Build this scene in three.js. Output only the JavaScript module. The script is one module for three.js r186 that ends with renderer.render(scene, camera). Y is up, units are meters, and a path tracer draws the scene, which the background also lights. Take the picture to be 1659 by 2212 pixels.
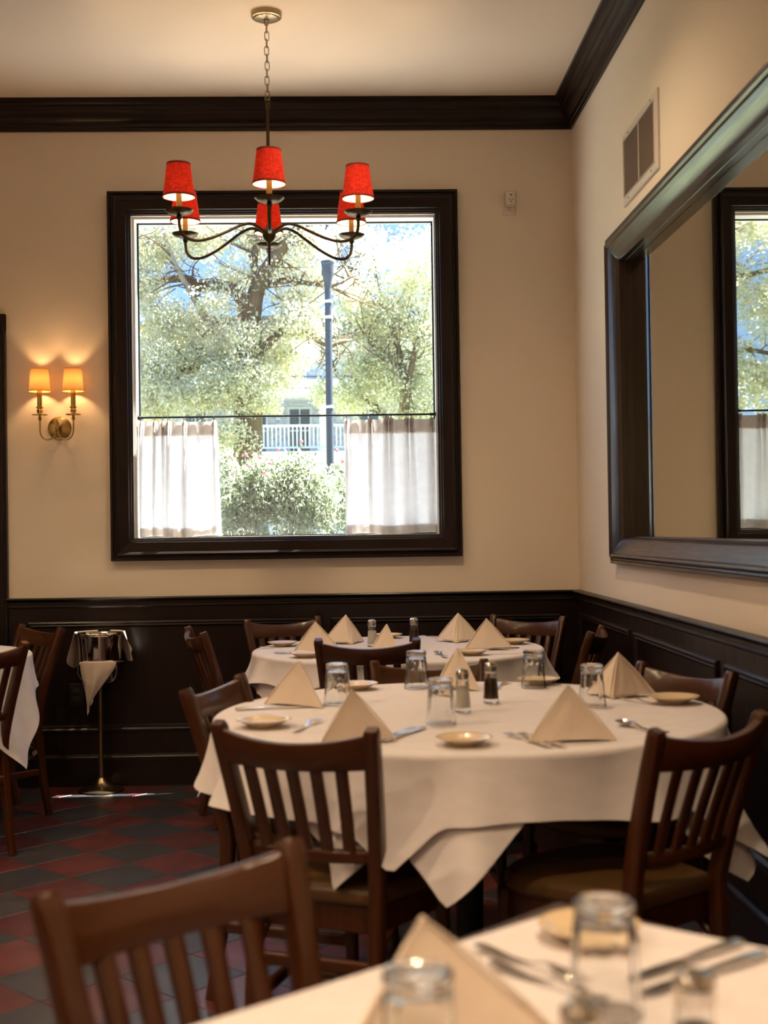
import * as THREE from 'three';
import { mergeGeometries, toCreasedNormals } from 'three/addons/utils/BufferGeometryUtils.js';
import { RoundedBoxGeometry } from 'three/addons/geometries/RoundedBoxGeometry.js';

// ---------------------------------------------------------------- camera, sky, sun, exposure
const V = (x, y, z) => new THREE.Vector3(x, y, z);
const scene = new THREE.Scene();
const FOCAL = 2800, W = 1659, H = 2212;
const camera = new THREE.PerspectiveCamera(2 * Math.atan(H / 2 / FOCAL) * 180 / Math.PI, W / H, 0.05, 300);
camera.position.set(0, 1.28, 0);
camera.rotation.order = 'YXZ';
camera.rotation.set(Math.atan(37 / FOCAL), -Math.atan(87.5 / FOCAL), -0.0145);
camera.focus = 8.0;
camera.userData.fStop = 3.6;
camera.updateMatrixWorld(true);

const renderer = new THREE.WebGLRenderer({ antialias: true });
renderer.toneMapping = THREE.LinearToneMapping;
renderer.toneMappingExposure = 1.0;
renderer.shadowMap.enabled = true;

{ // clear spring sky: paler towards the horizon
  const w = 64, h = 64, d = new Float32Array(w * h * 4);
  for (let j = 0; j < h; j++) {
    const el = Math.max(0, Math.sin(((j + 0.5) / h - 0.5) * Math.PI)), t = Math.pow(el, 0.55);
    const c = [0.50 + (0.15 - 0.50) * t, 0.80 + (0.42 - 0.80) * t, 1.25 + (1.15 - 1.25) * t];
    for (let i = 0; i < w; i++) d.set([c[0], c[1], c[2], 1], (j * w + i) * 4);
  }
  const t = new THREE.DataTexture(d, w, h, THREE.RGBAFormat, THREE.FloatType);
  t.mapping = THREE.EquirectangularReflectionMapping; t.magFilter = THREE.LinearFilter; t.minFilter = THREE.LinearFilter;
  t.wrapS = THREE.RepeatWrapping; t.needsUpdate = true;
  scene.background = t;
  scene.backgroundIntensity = 1.4;
}
const sun = new THREE.DirectionalLight(new THREE.Color(1, 0.95, 0.88), 64);
sun.position.set(10.4, 20, -16.55); sun.target.position.set(0, 0, -13.5);   // high, almost along the window wall
sun.name = 'sun_light';
sun.castShadow = true; sun.shadow.mapSize.set(2048, 2048);
Object.assign(sun.shadow.camera, { left: -25, right: 25, top: 25, bottom: -25, near: 1, far: 90 });
scene.add(sun, sun.target);
const WARM = new THREE.Color(1, 0.72, 0.44);       // incandescent lamps
const BULB_CHANDELIER = 0.36, BULB_SCONCE = 0.19, CAN = [17, 12, 15, 14, 15, 14, 5, 9];

// ---------------------------------------------------------------- helpers
let seed = 7;
const rnd = () => { seed = (seed * 1664525 + 1013904223) >>> 0; return seed / 4294967296; };
const rr = (a, b) => a + (b - a) * rnd();
const smooth = (a, b, x) => { const t = Math.min(1, Math.max(0, (x - a) / (b - a))); return t * t * (3 - 2 * t); };
const used = new Map();
function numbered(n) { const k = used.get(n) ?? 0; used.set(n, k + 1); return k ? n + '_' + String(k).padStart(3, '0') : n; }
function thing(name, label, category, pos = [0, 0, 0], turn = 0, group) {
  const o = new THREE.Group(); o.name = numbered(name); scene.add(o);
  o.position.set(...pos); o.rotation.y = turn; o.userData = { label, category };
  if (group) o.userData.group = group;
  return o;
}
function mesh(name, g, m, parent, label) {
  const o = new THREE.Mesh(Array.isArray(g) ? merge(g) : g, m); o.castShadow = o.receiveShadow = true;
  if (parent) { o.name = name; parent.add(o); if (label) o.userData.label = label; } else { o.name = numbered(name); scene.add(o); }
  return o;
}
function tagged(o, label, category, group) { o.userData = { label, category }; if (group) o.userData.group = group; return o; }
function struct(name, g, m) { const o = mesh(name, g, m); o.userData.kind = 'structure'; return o; }
function dup(src, label, pos, turn, group) {
  const r = src.clone(); r.name = numbered(src.name.replace(/_\d{3}$/, '')); scene.add(r);
  r.position.set(...pos); r.rotation.set(0, turn, 0); r.userData = { ...src.userData, label }; if (group) r.userData.group = group;
  return r;
}
function merge(list) {
  return mergeGeometries(list.map((g) => { const q = g.index ? g.toNonIndexed() : g.clone(); for (const k of Object.keys(q.attributes)) if (!['position', 'normal', 'uv'].includes(k)) q.deleteAttribute(k); return q; }));
}
function at(g, x, y, z, ry = 0, rx = 0, rz = 0) { const m = new THREE.Matrix4().makeRotationFromEuler(new THREE.Euler(rx, ry, rz, 'YXZ')).setPosition(x, y, z); return g.applyMatrix4(m); }
function worldUV(g) { // uv in metres from the dominant axis of each face
  const q = g.index ? g.toNonIndexed() : g, p = q.attributes.position, n = q.attributes.normal, uv = new Float32Array(p.count * 2);
  for (let i = 0; i < p.count; i++) {
    const a = Math.abs(n.getX(i)), b = Math.abs(n.getY(i)), c = Math.abs(n.getZ(i));
    if (a >= b && a >= c) uv.set([p.getZ(i), p.getY(i)], i * 2); else if (b >= c) uv.set([p.getX(i), p.getZ(i)], i * 2); else uv.set([p.getX(i), p.getY(i)], i * 2);
  }
  q.setAttribute('uv', new THREE.BufferAttribute(uv, 2)); return q;
}
function box(x0, x1, y0, y1, z0, z1, r = 0) {
  const w = x1 - x0, h = y1 - y0, d = z1 - z0;
  const g = r ? new RoundedBoxGeometry(w, h, d, 2, r) : new THREE.BoxGeometry(w, h, d);
  g.translate((x0 + x1) / 2, (y0 + y1) / 2, (z0 + z1) / 2); return worldUV(g);
}
function raw(pos, uv, idx, crease) {
  let g = new THREE.BufferGeometry();
  g.setAttribute('position', new THREE.BufferAttribute(new Float32Array(pos), 3));
  g.setAttribute('uv', new THREE.BufferAttribute(new Float32Array(uv), 2));
  g.setIndex(idx);
  if (crease === undefined) { g.computeVertexNormals(); return g; }
  return toCreasedNormals(g, crease);
}
function grid(nu, nv, fn, closedU = false) { // fn(i/nu, j/nv) -> [x,y,z,u,v]
  const pos = [], uv = [], idx = [];
  for (let j = 0; j <= nv; j++) for (let i = 0; i <= nu; i++) { const a = fn(i / nu, j / nv); pos.push(a[0], a[1], a[2]); uv.push(a[3] ?? i / nu, a[4] ?? j / nv); }
  for (let j = 0; j < nv; j++) for (let i = 0; i < nu; i++) { const a = j * (nu + 1) + i, b = a + 1, c = a + nu + 1, d = c + 1; idx.push(a, b, d, a, d, c); }
  const g = raw(pos, uv, idx);
  if (closedU) { const n = g.attributes.normal; for (let j = 0; j <= nv; j++) { const a = j * (nu + 1), b = a + nu, s = V(n.getX(a) + n.getX(b), n.getY(a) + n.getY(b), n.getZ(a) + n.getZ(b)).normalize(); n.setXYZ(a, s.x, s.y, s.z); n.setXYZ(b, s.x, s.y, s.z); } }
  return g;
}
const rrect = (w, h, r, n = 3) => { const o = []; for (const [sx, sy, a] of [[1, 1, 0], [-1, 1, 1], [-1, -1, 2], [1, -1, 3]]) for (let k = 0; k <= n; k++) { const t = (a + k / n) * Math.PI / 2; o.push([sx * (w / 2 - r) + r * Math.cos(t), sy * (h / 2 - r) + r * Math.sin(t)]); } return o; };
function sweep(section, stations, crease = 0.7, caps = true) { // stations: {p, a, b, s}
  const n = section.length, pos = [], uv = [], idx = []; let len = 0, per = [0];
  for (let k = 0; k < n; k++) { const q = section[(k + 1) % n]; per.push(per[k] + Math.hypot(q[0] - section[k][0], q[1] - section[k][1])); }
  stations.forEach((st, j) => {
    if (j) len += st.p.distanceTo(stations[j - 1].p);
    const s = st.s ?? 1, t = st.t ?? s;
    for (let k = 0; k <= n; k++) { const c = section[k % n]; const v = st.p.clone().addScaledVector(st.a, c[0] * s).addScaledVector(st.b, c[1] * t); pos.push(v.x, v.y, v.z); uv.push(per[k], len); }
  });
  const m = stations.length, w = n + 1;
  for (let j = 0; j < m - 1; j++) for (let k = 0; k < n; k++) { const a = j * w + k, b = a + 1, c = a + w, d = c + 1; idx.push(a, b, d, a, d, c); }
  if (caps) for (const j of [0, m - 1]) {
    const st = stations[j], base = pos.length / 3; pos.push(st.p.x, st.p.y, st.p.z); uv.push(0, 0);
    for (let k = 0; k <= n; k++) { pos.push(...pos.slice((j * w + k) * 3, (j * w + k) * 3 + 3)); uv.push(section[k % n][0], section[k % n][1]); }
    for (let k = 0; k < n; k++) j ? idx.push(base, base + 1 + k, base + 2 + k) : idx.push(base, base + 2 + k, base + 1 + k);
  }
  return raw(pos, uv, idx, crease);
}
function bar(section, pts, up = V(0, 0, 1), crease = 0.7, scales) { // straight or bent bar along points
  return sweep(section, pts.map((p, i) => { const t = pts[Math.min(i + 1, pts.length - 1)].clone().sub(pts[Math.max(i - 1, 0)]).normalize(); const a = up.clone().cross(t).normalize(), b = t.clone().cross(a).normalize(); return { p, a, b, s: scales?.[i] }; }), crease);
}
function tube(pts, r, n = 40, k = 10, closed = false) { return new THREE.TubeGeometry(new THREE.CatmullRomCurve3(pts, closed), n, r, k, closed); }
function limb(pts, r0, r1, k = 7) { // tapering round branch
  const c = new THREE.CatmullRomCurve3(pts), n = pts.length * 4, s = [];
  for (let i = 0; i < k; i++) s.push([Math.cos(i / k * 6.2832), Math.sin(i / k * 6.2832)]);
  const P = []; for (let i = 0; i <= n; i++) P.push(c.getPoint(i / n));
  return bar(s, P, V(0.13, 0.21, 0.97), 1.6, P.map((_, i) => r0 + (r1 - r0) * i / n));
}
function lathe(pts, seg = 40) { return new THREE.LatheGeometry(pts.map((p) => new THREE.Vector2(Math.max(p[0], 1e-5), p[1])), seg); }
function latheC(pts, seg = 40, crease = 0.5) { return toCreasedNormals(lathe(pts, seg), crease); }

// ---------------------------------------------------------------- procedural textures
function tex(n, fn, repeat = [1, 1], srgb = true) {
  const d = new Uint8Array(n * n * 4);
  for (let j = 0; j < n; j++) for (let i = 0; i < n; i++) { const c = fn(i / n, j / n, i, j); const k = (j * n + i) * 4; for (let q = 0; q < 3; q++) d[k + q] = Math.max(0, Math.min(255, (c.length ? c[q] : c) * 255)); d[k + 3] = 255; }
  const t = new THREE.DataTexture(d, n, n); t.wrapS = t.wrapT = THREE.RepeatWrapping; t.magFilter = THREE.LinearFilter; t.minFilter = THREE.LinearMipmapLinearFilter; t.generateMipmaps = true;
  t.repeat.set(...repeat); if (srgb) t.colorSpace = THREE.SRGBColorSpace; t.needsUpdate = true; return t;
}
function hash(x, y, s) { let h = (x * 374761393 + y * 668265263 + s * 1274126177) | 0; h = Math.imul(h ^ (h >>> 13), 1274126177); return ((h ^ (h >>> 16)) >>> 0) / 4294967296; }
function noise(u, v, fx, fy, s) { // tileable value noise
  const x = u * fx, y = v * fy, x0 = Math.floor(x), y0 = Math.floor(y), a = x - x0, b = y - y0, p = a * a * (3 - 2 * a), q = b * b * (3 - 2 * b);
  const g = (i, j) => hash(((i % fx) + fx) % fx, ((j % fy) + fy) % fy, s);
  return (g(x0, y0) * (1 - p) + g(x0 + 1, y0) * p) * (1 - q) + (g(x0, y0 + 1) * (1 - p) + g(x0 + 1, y0 + 1) * p) * q;
}
const fbm = (u, v, f, s, g = f) => 0.5 * noise(u, v, f, g, s) + 0.3 * noise(u, v, f * 2, g * 2, s + 1) + 0.2 * noise(u, v, f * 4, g * 4, s + 2);
const grain = tex(512, (u, v) => { const g = 0.55 * noise(u, v, 90, 3, 3) + 0.3 * noise(u, v, 180, 6, 4) + 0.25 * fbm(u, v, 4, 9); const k = 0.66 + 0.34 * g; return [k, k * 0.97, k * 0.93]; }, [2, 2]);
const grainRough = tex(256, (u, v) => 0.75 + 0.25 * noise(u, v, 60, 4, 5), [2, 2], false);
const plaster = tex(512, (u, v) => 0.5 * fbm(u, v, 24, 20) + 0.5 * fbm(u, v, 90, 24), [1, 1], false);
const weave = tex(256, (u, v, i, j) => 0.5 + 0.22 * Math.sin(i * Math.PI / 2) + 0.22 * Math.sin(j * Math.PI / 2) * (noise(u, v, 64, 64, 3) + 0.5) + 0.15 * noise(u, v, 20, 20, 9), [7, 7], false);
const weaveTint = tex(256, (u, v, i, j) => { const k = 0.93 + 0.035 * ((i >> 1) + (j >> 1) & 1) + 0.05 * fbm(u, v, 6, 30); return [k, k, k]; }, [5, 5]);
const slub = tex(256, (u, v) => { const k = 0.62 + 0.5 * Math.pow(0.5 * noise(u, v, 90, 14, 6) + 0.5 * noise(u, v, 14, 90, 7), 1.2); return [k, k * 0.95, k * 0.95]; }, [6, 6]);
const mottle = tex(512, (u, v) => { const k = 0.72 + 0.42 * fbm(u, v, 9, 40) * (0.8 + 0.4 * noise(u, v, 120, 120, 44)); return [k, k, k]; }, [1.3, 1.3]);
const fineBump = tex(256, (u, v) => 0.6 * fbm(u, v, 18, 50) + 0.4 * noise(u, v, 120, 120, 52), [2, 2], false);
const leather = tex(256, (u, v) => fbm(u, v, 40, 60), [5, 5], false);
const barkTex = tex(256, (u, v) => { const k = 0.55 + 0.6 * fbm(u, v, 12, 70, 5); return [k, k * 0.97, k * 0.92]; }, [2, 2]);

// ---------------------------------------------------------------- materials
const S = (o) => new THREE.MeshStandardMaterial(o), P = (o) => new THREE.MeshPhysicalMaterial(o);
const C = (r, g, b) => new THREE.Color().setRGB(r, g, b);
const M = {
  wall: S({ color: C(0.82, 0.725, 0.60), roughness: 0.85, bumpMap: plaster, bumpScale: 0.0006 }),
  ceiling: S({ color: C(0.82, 0.70, 0.55), roughness: 0.9, bumpMap: plaster, bumpScale: 0.0006 }),
  trim: P({ color: C(0.014, 0.006, 0.0048), roughness: 0.45, map: grain, roughnessMap: grainRough, specularIntensity: 0.5, clearcoat: 0.16, clearcoatRoughness: 0.2 }),
  chair: P({ color: C(0.082, 0.0225, 0.0036), roughness: 0.4, map: grain, roughnessMap: grainRough, specularIntensity: 0.8, clearcoat: 0.3, clearcoatRoughness: 0.16 }),
  seat: P({ color: C(0.11, 0.055, 0.016), roughness: 0.5, bumpMap: leather, bumpScale: 0.0005, clearcoat: 0.12, clearcoatRoughness: 0.4 }),
  cloth: P({ color: C(0.81, 0.765, 0.80), roughness: 0.92, map: weaveTint, bumpMap: weave, bumpScale: 0.0003, sheen: 0.3, sheenRoughness: 0.6, sheenColor: C(1, 0.95, 0.9), side: THREE.DoubleSide }),
  napkin: P({ color: C(0.84, 0.71, 0.595), roughness: 0.9, map: weaveTint, bumpMap: weave, bumpScale: 0.0003, side: THREE.DoubleSide }),
  curtain: P({ color: C(0.82, 0.815, 0.81), roughness: 1, transmission: 0.46, thickness: 0, map: weaveTint, side: THREE.DoubleSide, specularIntensity: 0.2 }),
  curtainDouble: P({ color: C(0.66, 0.57, 0.49), roughness: 1, transmission: 0.3, thickness: 0, map: weaveTint, side: THREE.DoubleSide, specularIntensity: 0.2 }),
  china: P({ color: C(0.74, 0.58, 0.38), roughness: 0.22, clearcoat: 0.5, clearcoatRoughness: 0.1 }),
  steel: S({ color: C(0.72, 0.70, 0.67), metalness: 1, roughness: 0.16 }),
  chrome: S({ color: C(0.78, 0.77, 0.76), metalness: 1, roughness: 0.07 }),
  glass: P({ color: C(0.97, 0.98, 0.98), roughness: 0.02, transmission: 1, thickness: 0.004, ior: 1.5 }),
  pane: P({ color: C(0.95, 0.97, 0.98), roughness: 0, transmission: 0.94, thickness: 0, ior: 1.5 }),
  mirror: S({ color: C(0.58, 0.585, 0.50), metalness: 1, roughness: 0.015 }),
  brass: S({ color: C(0.55, 0.40, 0.17), metalness: 1, roughness: 0.27 }),
  bronze: S({ color: C(0.10, 0.07, 0.038), metalness: 1, roughness: 0.36 }),
  nickel: S({ color: C(0.36, 0.27, 0.155), metalness: 1, roughness: 0.3 }),
  candle: P({ color: C(0.62, 0.40, 0.16), roughness: 0.6 }),
  redShade: P({ color: C(0.78, 0.055, 0.030), roughness: 1, transmission: 0.42, thickness: 0, map: slub, side: THREE.DoubleSide, specularIntensity: 0.2 }),
  redTrim: S({ color: C(0.16, 0.012, 0.008), roughness: 0.9, side: THREE.DoubleSide }),
  liner: P({ color: C(0.86, 0.72, 0.52), roughness: 1, transmission: 0.22, thickness: 0, side: THREE.DoubleSide, specularIntensity: 0.1 }),
  creamShade: P({ color: C(0.74, 0.42, 0.15), roughness: 1, transmission: 0.10, thickness: 0, map: weaveTint, side: THREE.DoubleSide, specularIntensity: 0.2 }),
  bulb: S({ color: C(1, 0.9, 0.7), emissive: C(1, 0.72, 0.42), emissiveIntensity: 4, roughness: 0.4 }),
  diffuser: S({ color: C(1, 0.95, 0.85), emissive: C(1, 0.75, 0.45), emissiveIntensity: 2.2, roughness: 0.5 }),
  plastic: S({ color: C(0.74, 0.66, 0.55), roughness: 0.4 }),
  slot: S({ color: C(0.03, 0.02, 0.015), roughness: 0.6 }),
  ventMetal: S({ color: C(0.66, 0.60, 0.53), roughness: 0.5 }),
  darkPlate: S({ color: C(0.012, 0.008, 0.007), roughness: 0.4 }),
  ventSlat: S({ color: C(0.40, 0.345, 0.30), roughness: 0.55 }),
  mirrorFrame: P({ color: C(0.020, 0.0095, 0.008), roughness: 0.4, map: grain, roughnessMap: grainRough, clearcoat: 0.6, clearcoatRoughness: 0.17 }),
  ventDark: S({ color: C(0.10, 0.085, 0.075), roughness: 0.8 }),
  salt: S({ color: C(0.86, 0.82, 0.76), roughness: 0.95, bumpMap: fineBump, bumpScale: 0.0006 }),
  pepper: S({ color: C(0.075, 0.045, 0.026), roughness: 0.95, map: mottle, bumpMap: fineBump, bumpScale: 0.0008 }),
  blackMetal: S({ color: C(0.02, 0.02, 0.02), roughness: 0.45, metalness: 0.6 }),
  reveal: S({ color: C(0.80, 0.82, 0.80), roughness: 0.6 }),
  paving: S({ color: C(0.38, 0.37, 0.35), roughness: 0.9, map: mottle }),
  grout: S({ color: C(0.04, 0.025, 0.025), roughness: 0.9, map: mottle }),
  tag: S({ color: C(0.13, 0.11, 0.10), roughness: 0.8, map: weaveTint }),
  houseWhite: S({ color: C(0.78, 0.80, 0.84), roughness: 0.8, map: mottle }),
  houseTrim: S({ color: C(0.86, 0.88, 0.92), roughness: 0.7 }),
  houseDark: P({ color: C(0.12, 0.14, 0.15), roughness: 0.15 }),
  shingle: S({ color: C(0.16, 0.155, 0.15), roughness: 0.9, map: mottle }),
  postMetal: S({ color: C(0.055, 0.075, 0.10), roughness: 0.5, metalness: 0.2 }),
  globe: P({ color: C(0.9, 0.92, 0.92), roughness: 0.6, transmission: 0.5, thickness: 0, side: THREE.DoubleSide }),
  bark: S({ color: C(0.19, 0.15, 0.11), roughness: 0.95, map: barkTex }),
  paleBark: S({ color: C(0.42, 0.40, 0.36), roughness: 0.95, map: barkTex }),
  leaf: P({ color: C(1, 1, 1), roughness: 0.9, transmission: 0.6, thickness: 0, side: THREE.DoubleSide, specularIntensity: 1 }),
  petal: S({ color: C(0.75, 0.16, 0.2), roughness: 0.8, side: THREE.DoubleSide }),
  lawn: S({ color: C(0.20, 0.23, 0.12), roughness: 1, map: mottle }),
  tabletop: S({ color: C(0.06, 0.03, 0.018), roughness: 0.5, map: grain }),
  iron: S({ color: C(0.02, 0.018, 0.017), roughness: 0.55, metalness: 0.4 }),
};
const tones = (base, list, extra) => list.map((k) => P({ color: C(base[0] * k[0], base[1] * k[1], base[2] * k[2]), roughness: 0.42, map: mottle, bumpMap: fineBump, bumpScale: 0.0005, clearcoat: 0.6, clearcoatRoughness: 0.24, ...extra }));
M.redTile = tones([0.105, 0.025, 0.026], [[1, 1, 1], [1.18, 1.12, 1.0], [0.86, 0.9, 1.0]]);
M.slateTile = tones([0.046, 0.045, 0.052], [[1, 1, 1], [1.2, 1.15, 1.1], [0.85, 0.9, 0.95]]);

// ---------------------------------------------------------------- the room
const XR = 1.208, XL = -4.3, ZB = -6.65, ZF = 2.6, CEIL = 3.479, TH = 0.2;
const WIN = { x0: -1.066, x1: 0.498, y0: 1.247, y1: 2.90 };                     // window opening
const WINO = { x0: -1.181, x1: 0.606, y0: 1.137, y1: 3.018 };                   // outside of its casing
const MIR = { z0: -5.60, z1: -2.20, y0: 1.232, y1: 2.432 };                      // mirror opening in the right wall
const MIRO = { z0: -5.715, z1: -2.085, y0: 1.114, y1: 2.55 };

function wallWithHoles(axis, at0, at1, a0, a1, holes) { // boxes round rectangular holes, along x or z
  const out = [], cuts = [...holes].sort((p, q) => p[0] - q[0]);
  const put = (u0, u1, y0, y1) => { if (u1 - u0 > 1e-4 && y1 - y0 > 1e-4) out.push(axis === 'x' ? box(u0, u1, y0, y1, at0, at1) : box(at0, at1, y0, y1, u0, u1)); };
  let u = a0;
  for (const [h0, h1, y0, y1] of cuts) { put(u, h0, -0.1, CEIL + 0.2); put(h0, h1, -0.1, y0); put(h0, h1, y1, CEIL + 0.2); u = h1; }
  put(u, a1, -0.1, CEIL + 0.2);
  return out;
}
const TB = 0.15;
struct('wall_back', wallWithHoles('x', ZB - TB, ZB, XL - TH, XR + TH, [[WIN.x0, WIN.x1, WIN.y0, WIN.y1]]), M.wall);
struct('wall_right', [...wallWithHoles('z', XR, XR + 0.07, ZB, ZF, [[MIR.z0 - 0.03, MIR.z1 + 0.03, MIR.y0 - 0.03, MIR.y1 + 0.03]]), box(XR + 0.07, XR + TH + 0.1, -0.1, CEIL + 0.2, ZB, ZF)], M.wall);
struct('wall_left', box(XL - TH, XL, -0.1, CEIL + 0.2, ZB, ZF), M.wall);
struct('wall_front', box(XL - TH, XR + TH, -0.1, CEIL + 0.2, ZF, ZF + TH), M.wall);
struct('ceiling', box(XL - TH, XR + TH + 0.1, CEIL, CEIL + TH, ZB - TH, ZF + TH), M.ceiling);

// floor: slab of dark mortar with diagonal tiles
const floor = struct('floor', box(XL, XR, -0.12, -0.004, ZB, ZF), M.grout);
{
  const side = 0.2605, gap = 0.0024, half = side / 2 * Math.SQRT2, s = (side - gap) / 2, tk = 0.008;
  const shape = new THREE.Shape([[-s, -s], [s, -s], [s, s], [-s, s]].map((p) => new THREE.Vector2(...p)));
  const proto = new THREE.ExtrudeGeometry(shape, { depth: tk - 0.0028, bevelEnabled: true, bevelSize: 0.0014, bevelThickness: 0.0014, bevelOffset: -0.0014, bevelSegments: 1 });
  proto.rotateX(-Math.PI / 2); proto.rotateY(Math.PI / 4); proto.translate(0, -tk + 0.0005, 0);
  const variants = [0, 1, 2].map((k) => { const g = worldUV(proto.clone()), uv = g.attributes.uv; for (let i = 0; i < uv.count; i++) uv.setXY(i, uv.getX(i) + k * 0.37, uv.getY(i) + k * 0.53); return g; });
  const all = [], p = V(0, 0, 0);
  for (let i = -80; i <= 80; i++) for (let j = -80; j <= 80; j++) {
    if ((i + j) % 2) continue;
    const x = -1.035 + i * half, z = -5.442 + j * half;
    if (x < XL - 0.1 || x > XR + 0.12 || z < ZB - 0.12 || z > ZF + 0.1) continue;
    p.set(x, 0, z).project(camera);
    const front = -z > 0.3, vis = front && p.x > -1.08 && p.x < 1.08 && p.y > -1.1 && p.y < 1;
    // what the photo shows of the floor is its left and middle; nearest tiles first
    all.push({ x, z, red: i % 2 === 0, rank: vis ? -z + (p.x > 0.25 ? 6 : 0) : 1e3 - z });
  }
  all.sort((a, b) => a.rank - b.rank);
  const rest = { true: [], false: [] };
  all.forEach((t, k) => {
    const v = (hash(Math.round(t.x * 50), Math.round(t.z * 50), 3) * 3) | 0, dy = (hash(Math.round(t.x * 50), Math.round(t.z * 50), 8) - 0.5) * 0.0008;
    if (k < 300 && t.rank < 900) { const o = mesh('tile', variants[v], (t.red ? M.redTile : M.slateTile)[(v + (k % 2)) % 3], floor); o.position.set(t.x, dy, t.z); }
    else rest[t.red].push(variants[v].clone().translate(t.x, dy, t.z));
  });
  for (const k of [true, false]) { const o = mesh('tiles', rest[k], (k ? M.redTile : M.slateTile)[0], floor); o.userData.kind = 'stuff'; }
}

// mouldings: profile [out from wall, up]; runs along the back wall, the right wall and the two others
function moulding(profile, A, B, n, m0, m1) { // A, B on the wall; n inward normal; m0/m1: 1 = inner mitre
  const d = B.clone().sub(A).normalize(), pos = [], uv = [], idx = [], L = A.distanceTo(B); let run = 0;
  profile.forEach((q, k) => {
    if (k) run += Math.hypot(q[0] - profile[k - 1][0], q[1] - profile[k - 1][1]);
    const a = A.clone().addScaledVector(n, q[0]).addScaledVector(d, m0 * q[0]); a.y += q[1];
    const b = B.clone().addScaledVector(n, q[0]).addScaledVector(d, -m1 * q[0]); b.y += q[1];
    pos.push(a.x, a.y, a.z, b.x, b.y, b.z); uv.push(run, 0, run, L);
  });
  for (let k = 0; k < profile.length - 1; k++) { const a = 2 * k; idx.push(a, a + 1, a + 3, a, a + 3, a + 2); }
  let g = raw(pos, uv, idx, 0.35);
  // make the outside face the room
  const p = g.attributes.position, nn = g.attributes.normal; let s = 0;
  for (let i = 0; i < nn.count; i++) s += nn.getX(i) * n.x + nn.getZ(i) * n.z;
  if (s < 0) { const id = []; for (let i = 0; i < p.count; i += 3) id.push(i, i + 2, i + 1); const q = g.clone(); q.setIndex(id); q.deleteAttribute('normal'); g = toCreasedNormals(q, 0.35); }
  return g;
}
const arc = (x0, y0, x1, y1, bulge, n = 6) => { const o = []; for (let i = 0; i <= n; i++) { const t = i / n, b = Math.sin(t * Math.PI) * bulge; o.push([x0 + (x1 - x0) * t + (y1 - y0) * b, y0 + (y1 - y0) * t - (x1 - x0) * b]); } return o; };
const CROWN = [[0, -0.145], [0.012, -0.145], [0.014, -0.13], [0.022, -0.126], [0.022, -0.112], ...arc(0.024, -0.108, 0.062, -0.058, 0.16), [0.068, -0.055], [0.068, -0.046], ...arc(0.070, -0.044, 0.094, -0.018, -0.2), [0.1, -0.016], [0.1, 0], [0, 0]].map(([u, v]) => [u, v]);
const CHAIRRAIL = [[0, -0.052], [0.021, -0.052], [0.024, -0.046], [0.022, -0.036], ...arc(0.026, -0.034, 0.036, -0.014, -0.25, 4), [0.042, -0.012], [0.045, -0.006], [0.042, 0], [0, 0]];
const BASE = [[0, 0], [0.034, 0], [0.034, 0.125], ...arc(0.034, 0.125, 0.022, 0.16, 0.2, 4), [0.0, 0.162]];
const PANEL = [[0, 0], [0.02, 0], [0.02, 0.9]];
const corners = { bl: [XL, ZB], br: [XR, ZB], fr: [XR, ZF], fl: [XL, ZF] };
function runs(profile, y, prefix, mat, back = [XL, XR]) {
  const w = (c) => V(c[0], y, c[1]);
  const defs = [['back', V(back[0], y, ZB), V(back[1], y, ZB), V(0, 0, 1), back[0] === XL ? 1 : 0, 1], ['right', w(corners.br), w(corners.fr), V(-1, 0, 0), 1, 1], ['front', w(corners.fr), w(corners.fl), V(0, 0, -1), 1, 1], ['left', w(corners.fl), w(corners.bl), V(1, 0, 0), 1, 1]];
  for (const [side, A, B, n, m0, m1] of defs) struct(prefix + '_' + side, moulding(profile, A, B, n, m0, m1), mat);
}
runs(CROWN, CEIL, 'crown', M.trim);
runs(CHAIRRAIL, 0.955, 'chair_rail', M.trim, [-1.715, XR]);
runs(BASE, 0, 'baseboard', M.trim, [-1.715, XR]);
// wainscot boards and their raised panel frames
const wb = struct('wainscot_back', box(-1.715, XR, 0, 0.91, ZB, ZB + 0.016), M.trim);
const wr = struct('wainscot_right', box(XR - 0.016, XR, 0, 0.91, ZB + 0.016, ZF), M.trim);
struct('wainscot_left', box(XL, XL + 0.016, 0, 0.91, ZB, ZF), M.trim);
struct('wainscot_front', box(XL + 0.016, XR - 0.016, 0, 0.91, ZF - 0.016, ZF), M.trim);

// mitred frame: four rails whose profile [in from the outer edge, out of the wall] runs round a rectangle.
// local axes: a along the wall, b up, n out of it
function frameRails(name, parent, mat, O, A, B, N, w, h, profile) {
  const P3 = (a, b, v) => O.clone().addScaledVector(A, a).addScaledVector(B, b).addScaledVector(N, v);
  const cs = [[-1, -1], [1, -1], [1, 1], [-1, 1]];
  for (let k = 0; k < 4; k++) {
    const c = cs[k], e = cs[(k + 1) % 4], pos = [], uv = [], idx = []; let run = 0;
    profile.forEach((q, i) => {
      if (i) run += Math.hypot(q[0] - profile[i - 1][0], q[1] - profile[i - 1][1]);
      const p = P3(c[0] * (w / 2 - q[0]), c[1] * (h / 2 - q[0]), q[1]), r = P3(e[0] * (w / 2 - q[0]), e[1] * (h / 2 - q[0]), q[1]);
      pos.push(p.x, p.y, p.z, r.x, r.y, r.z); uv.push(run, 0, run, p.distanceTo(r));
    });
    for (let i = 0; i < profile.length - 1; i++) { const a = 2 * i; idx.push(a, a + 1, a + 3, a, a + 3, a + 2); }
    mesh(name, raw(pos, uv, idx, 0.35), mat, parent);
  }
}
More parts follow.
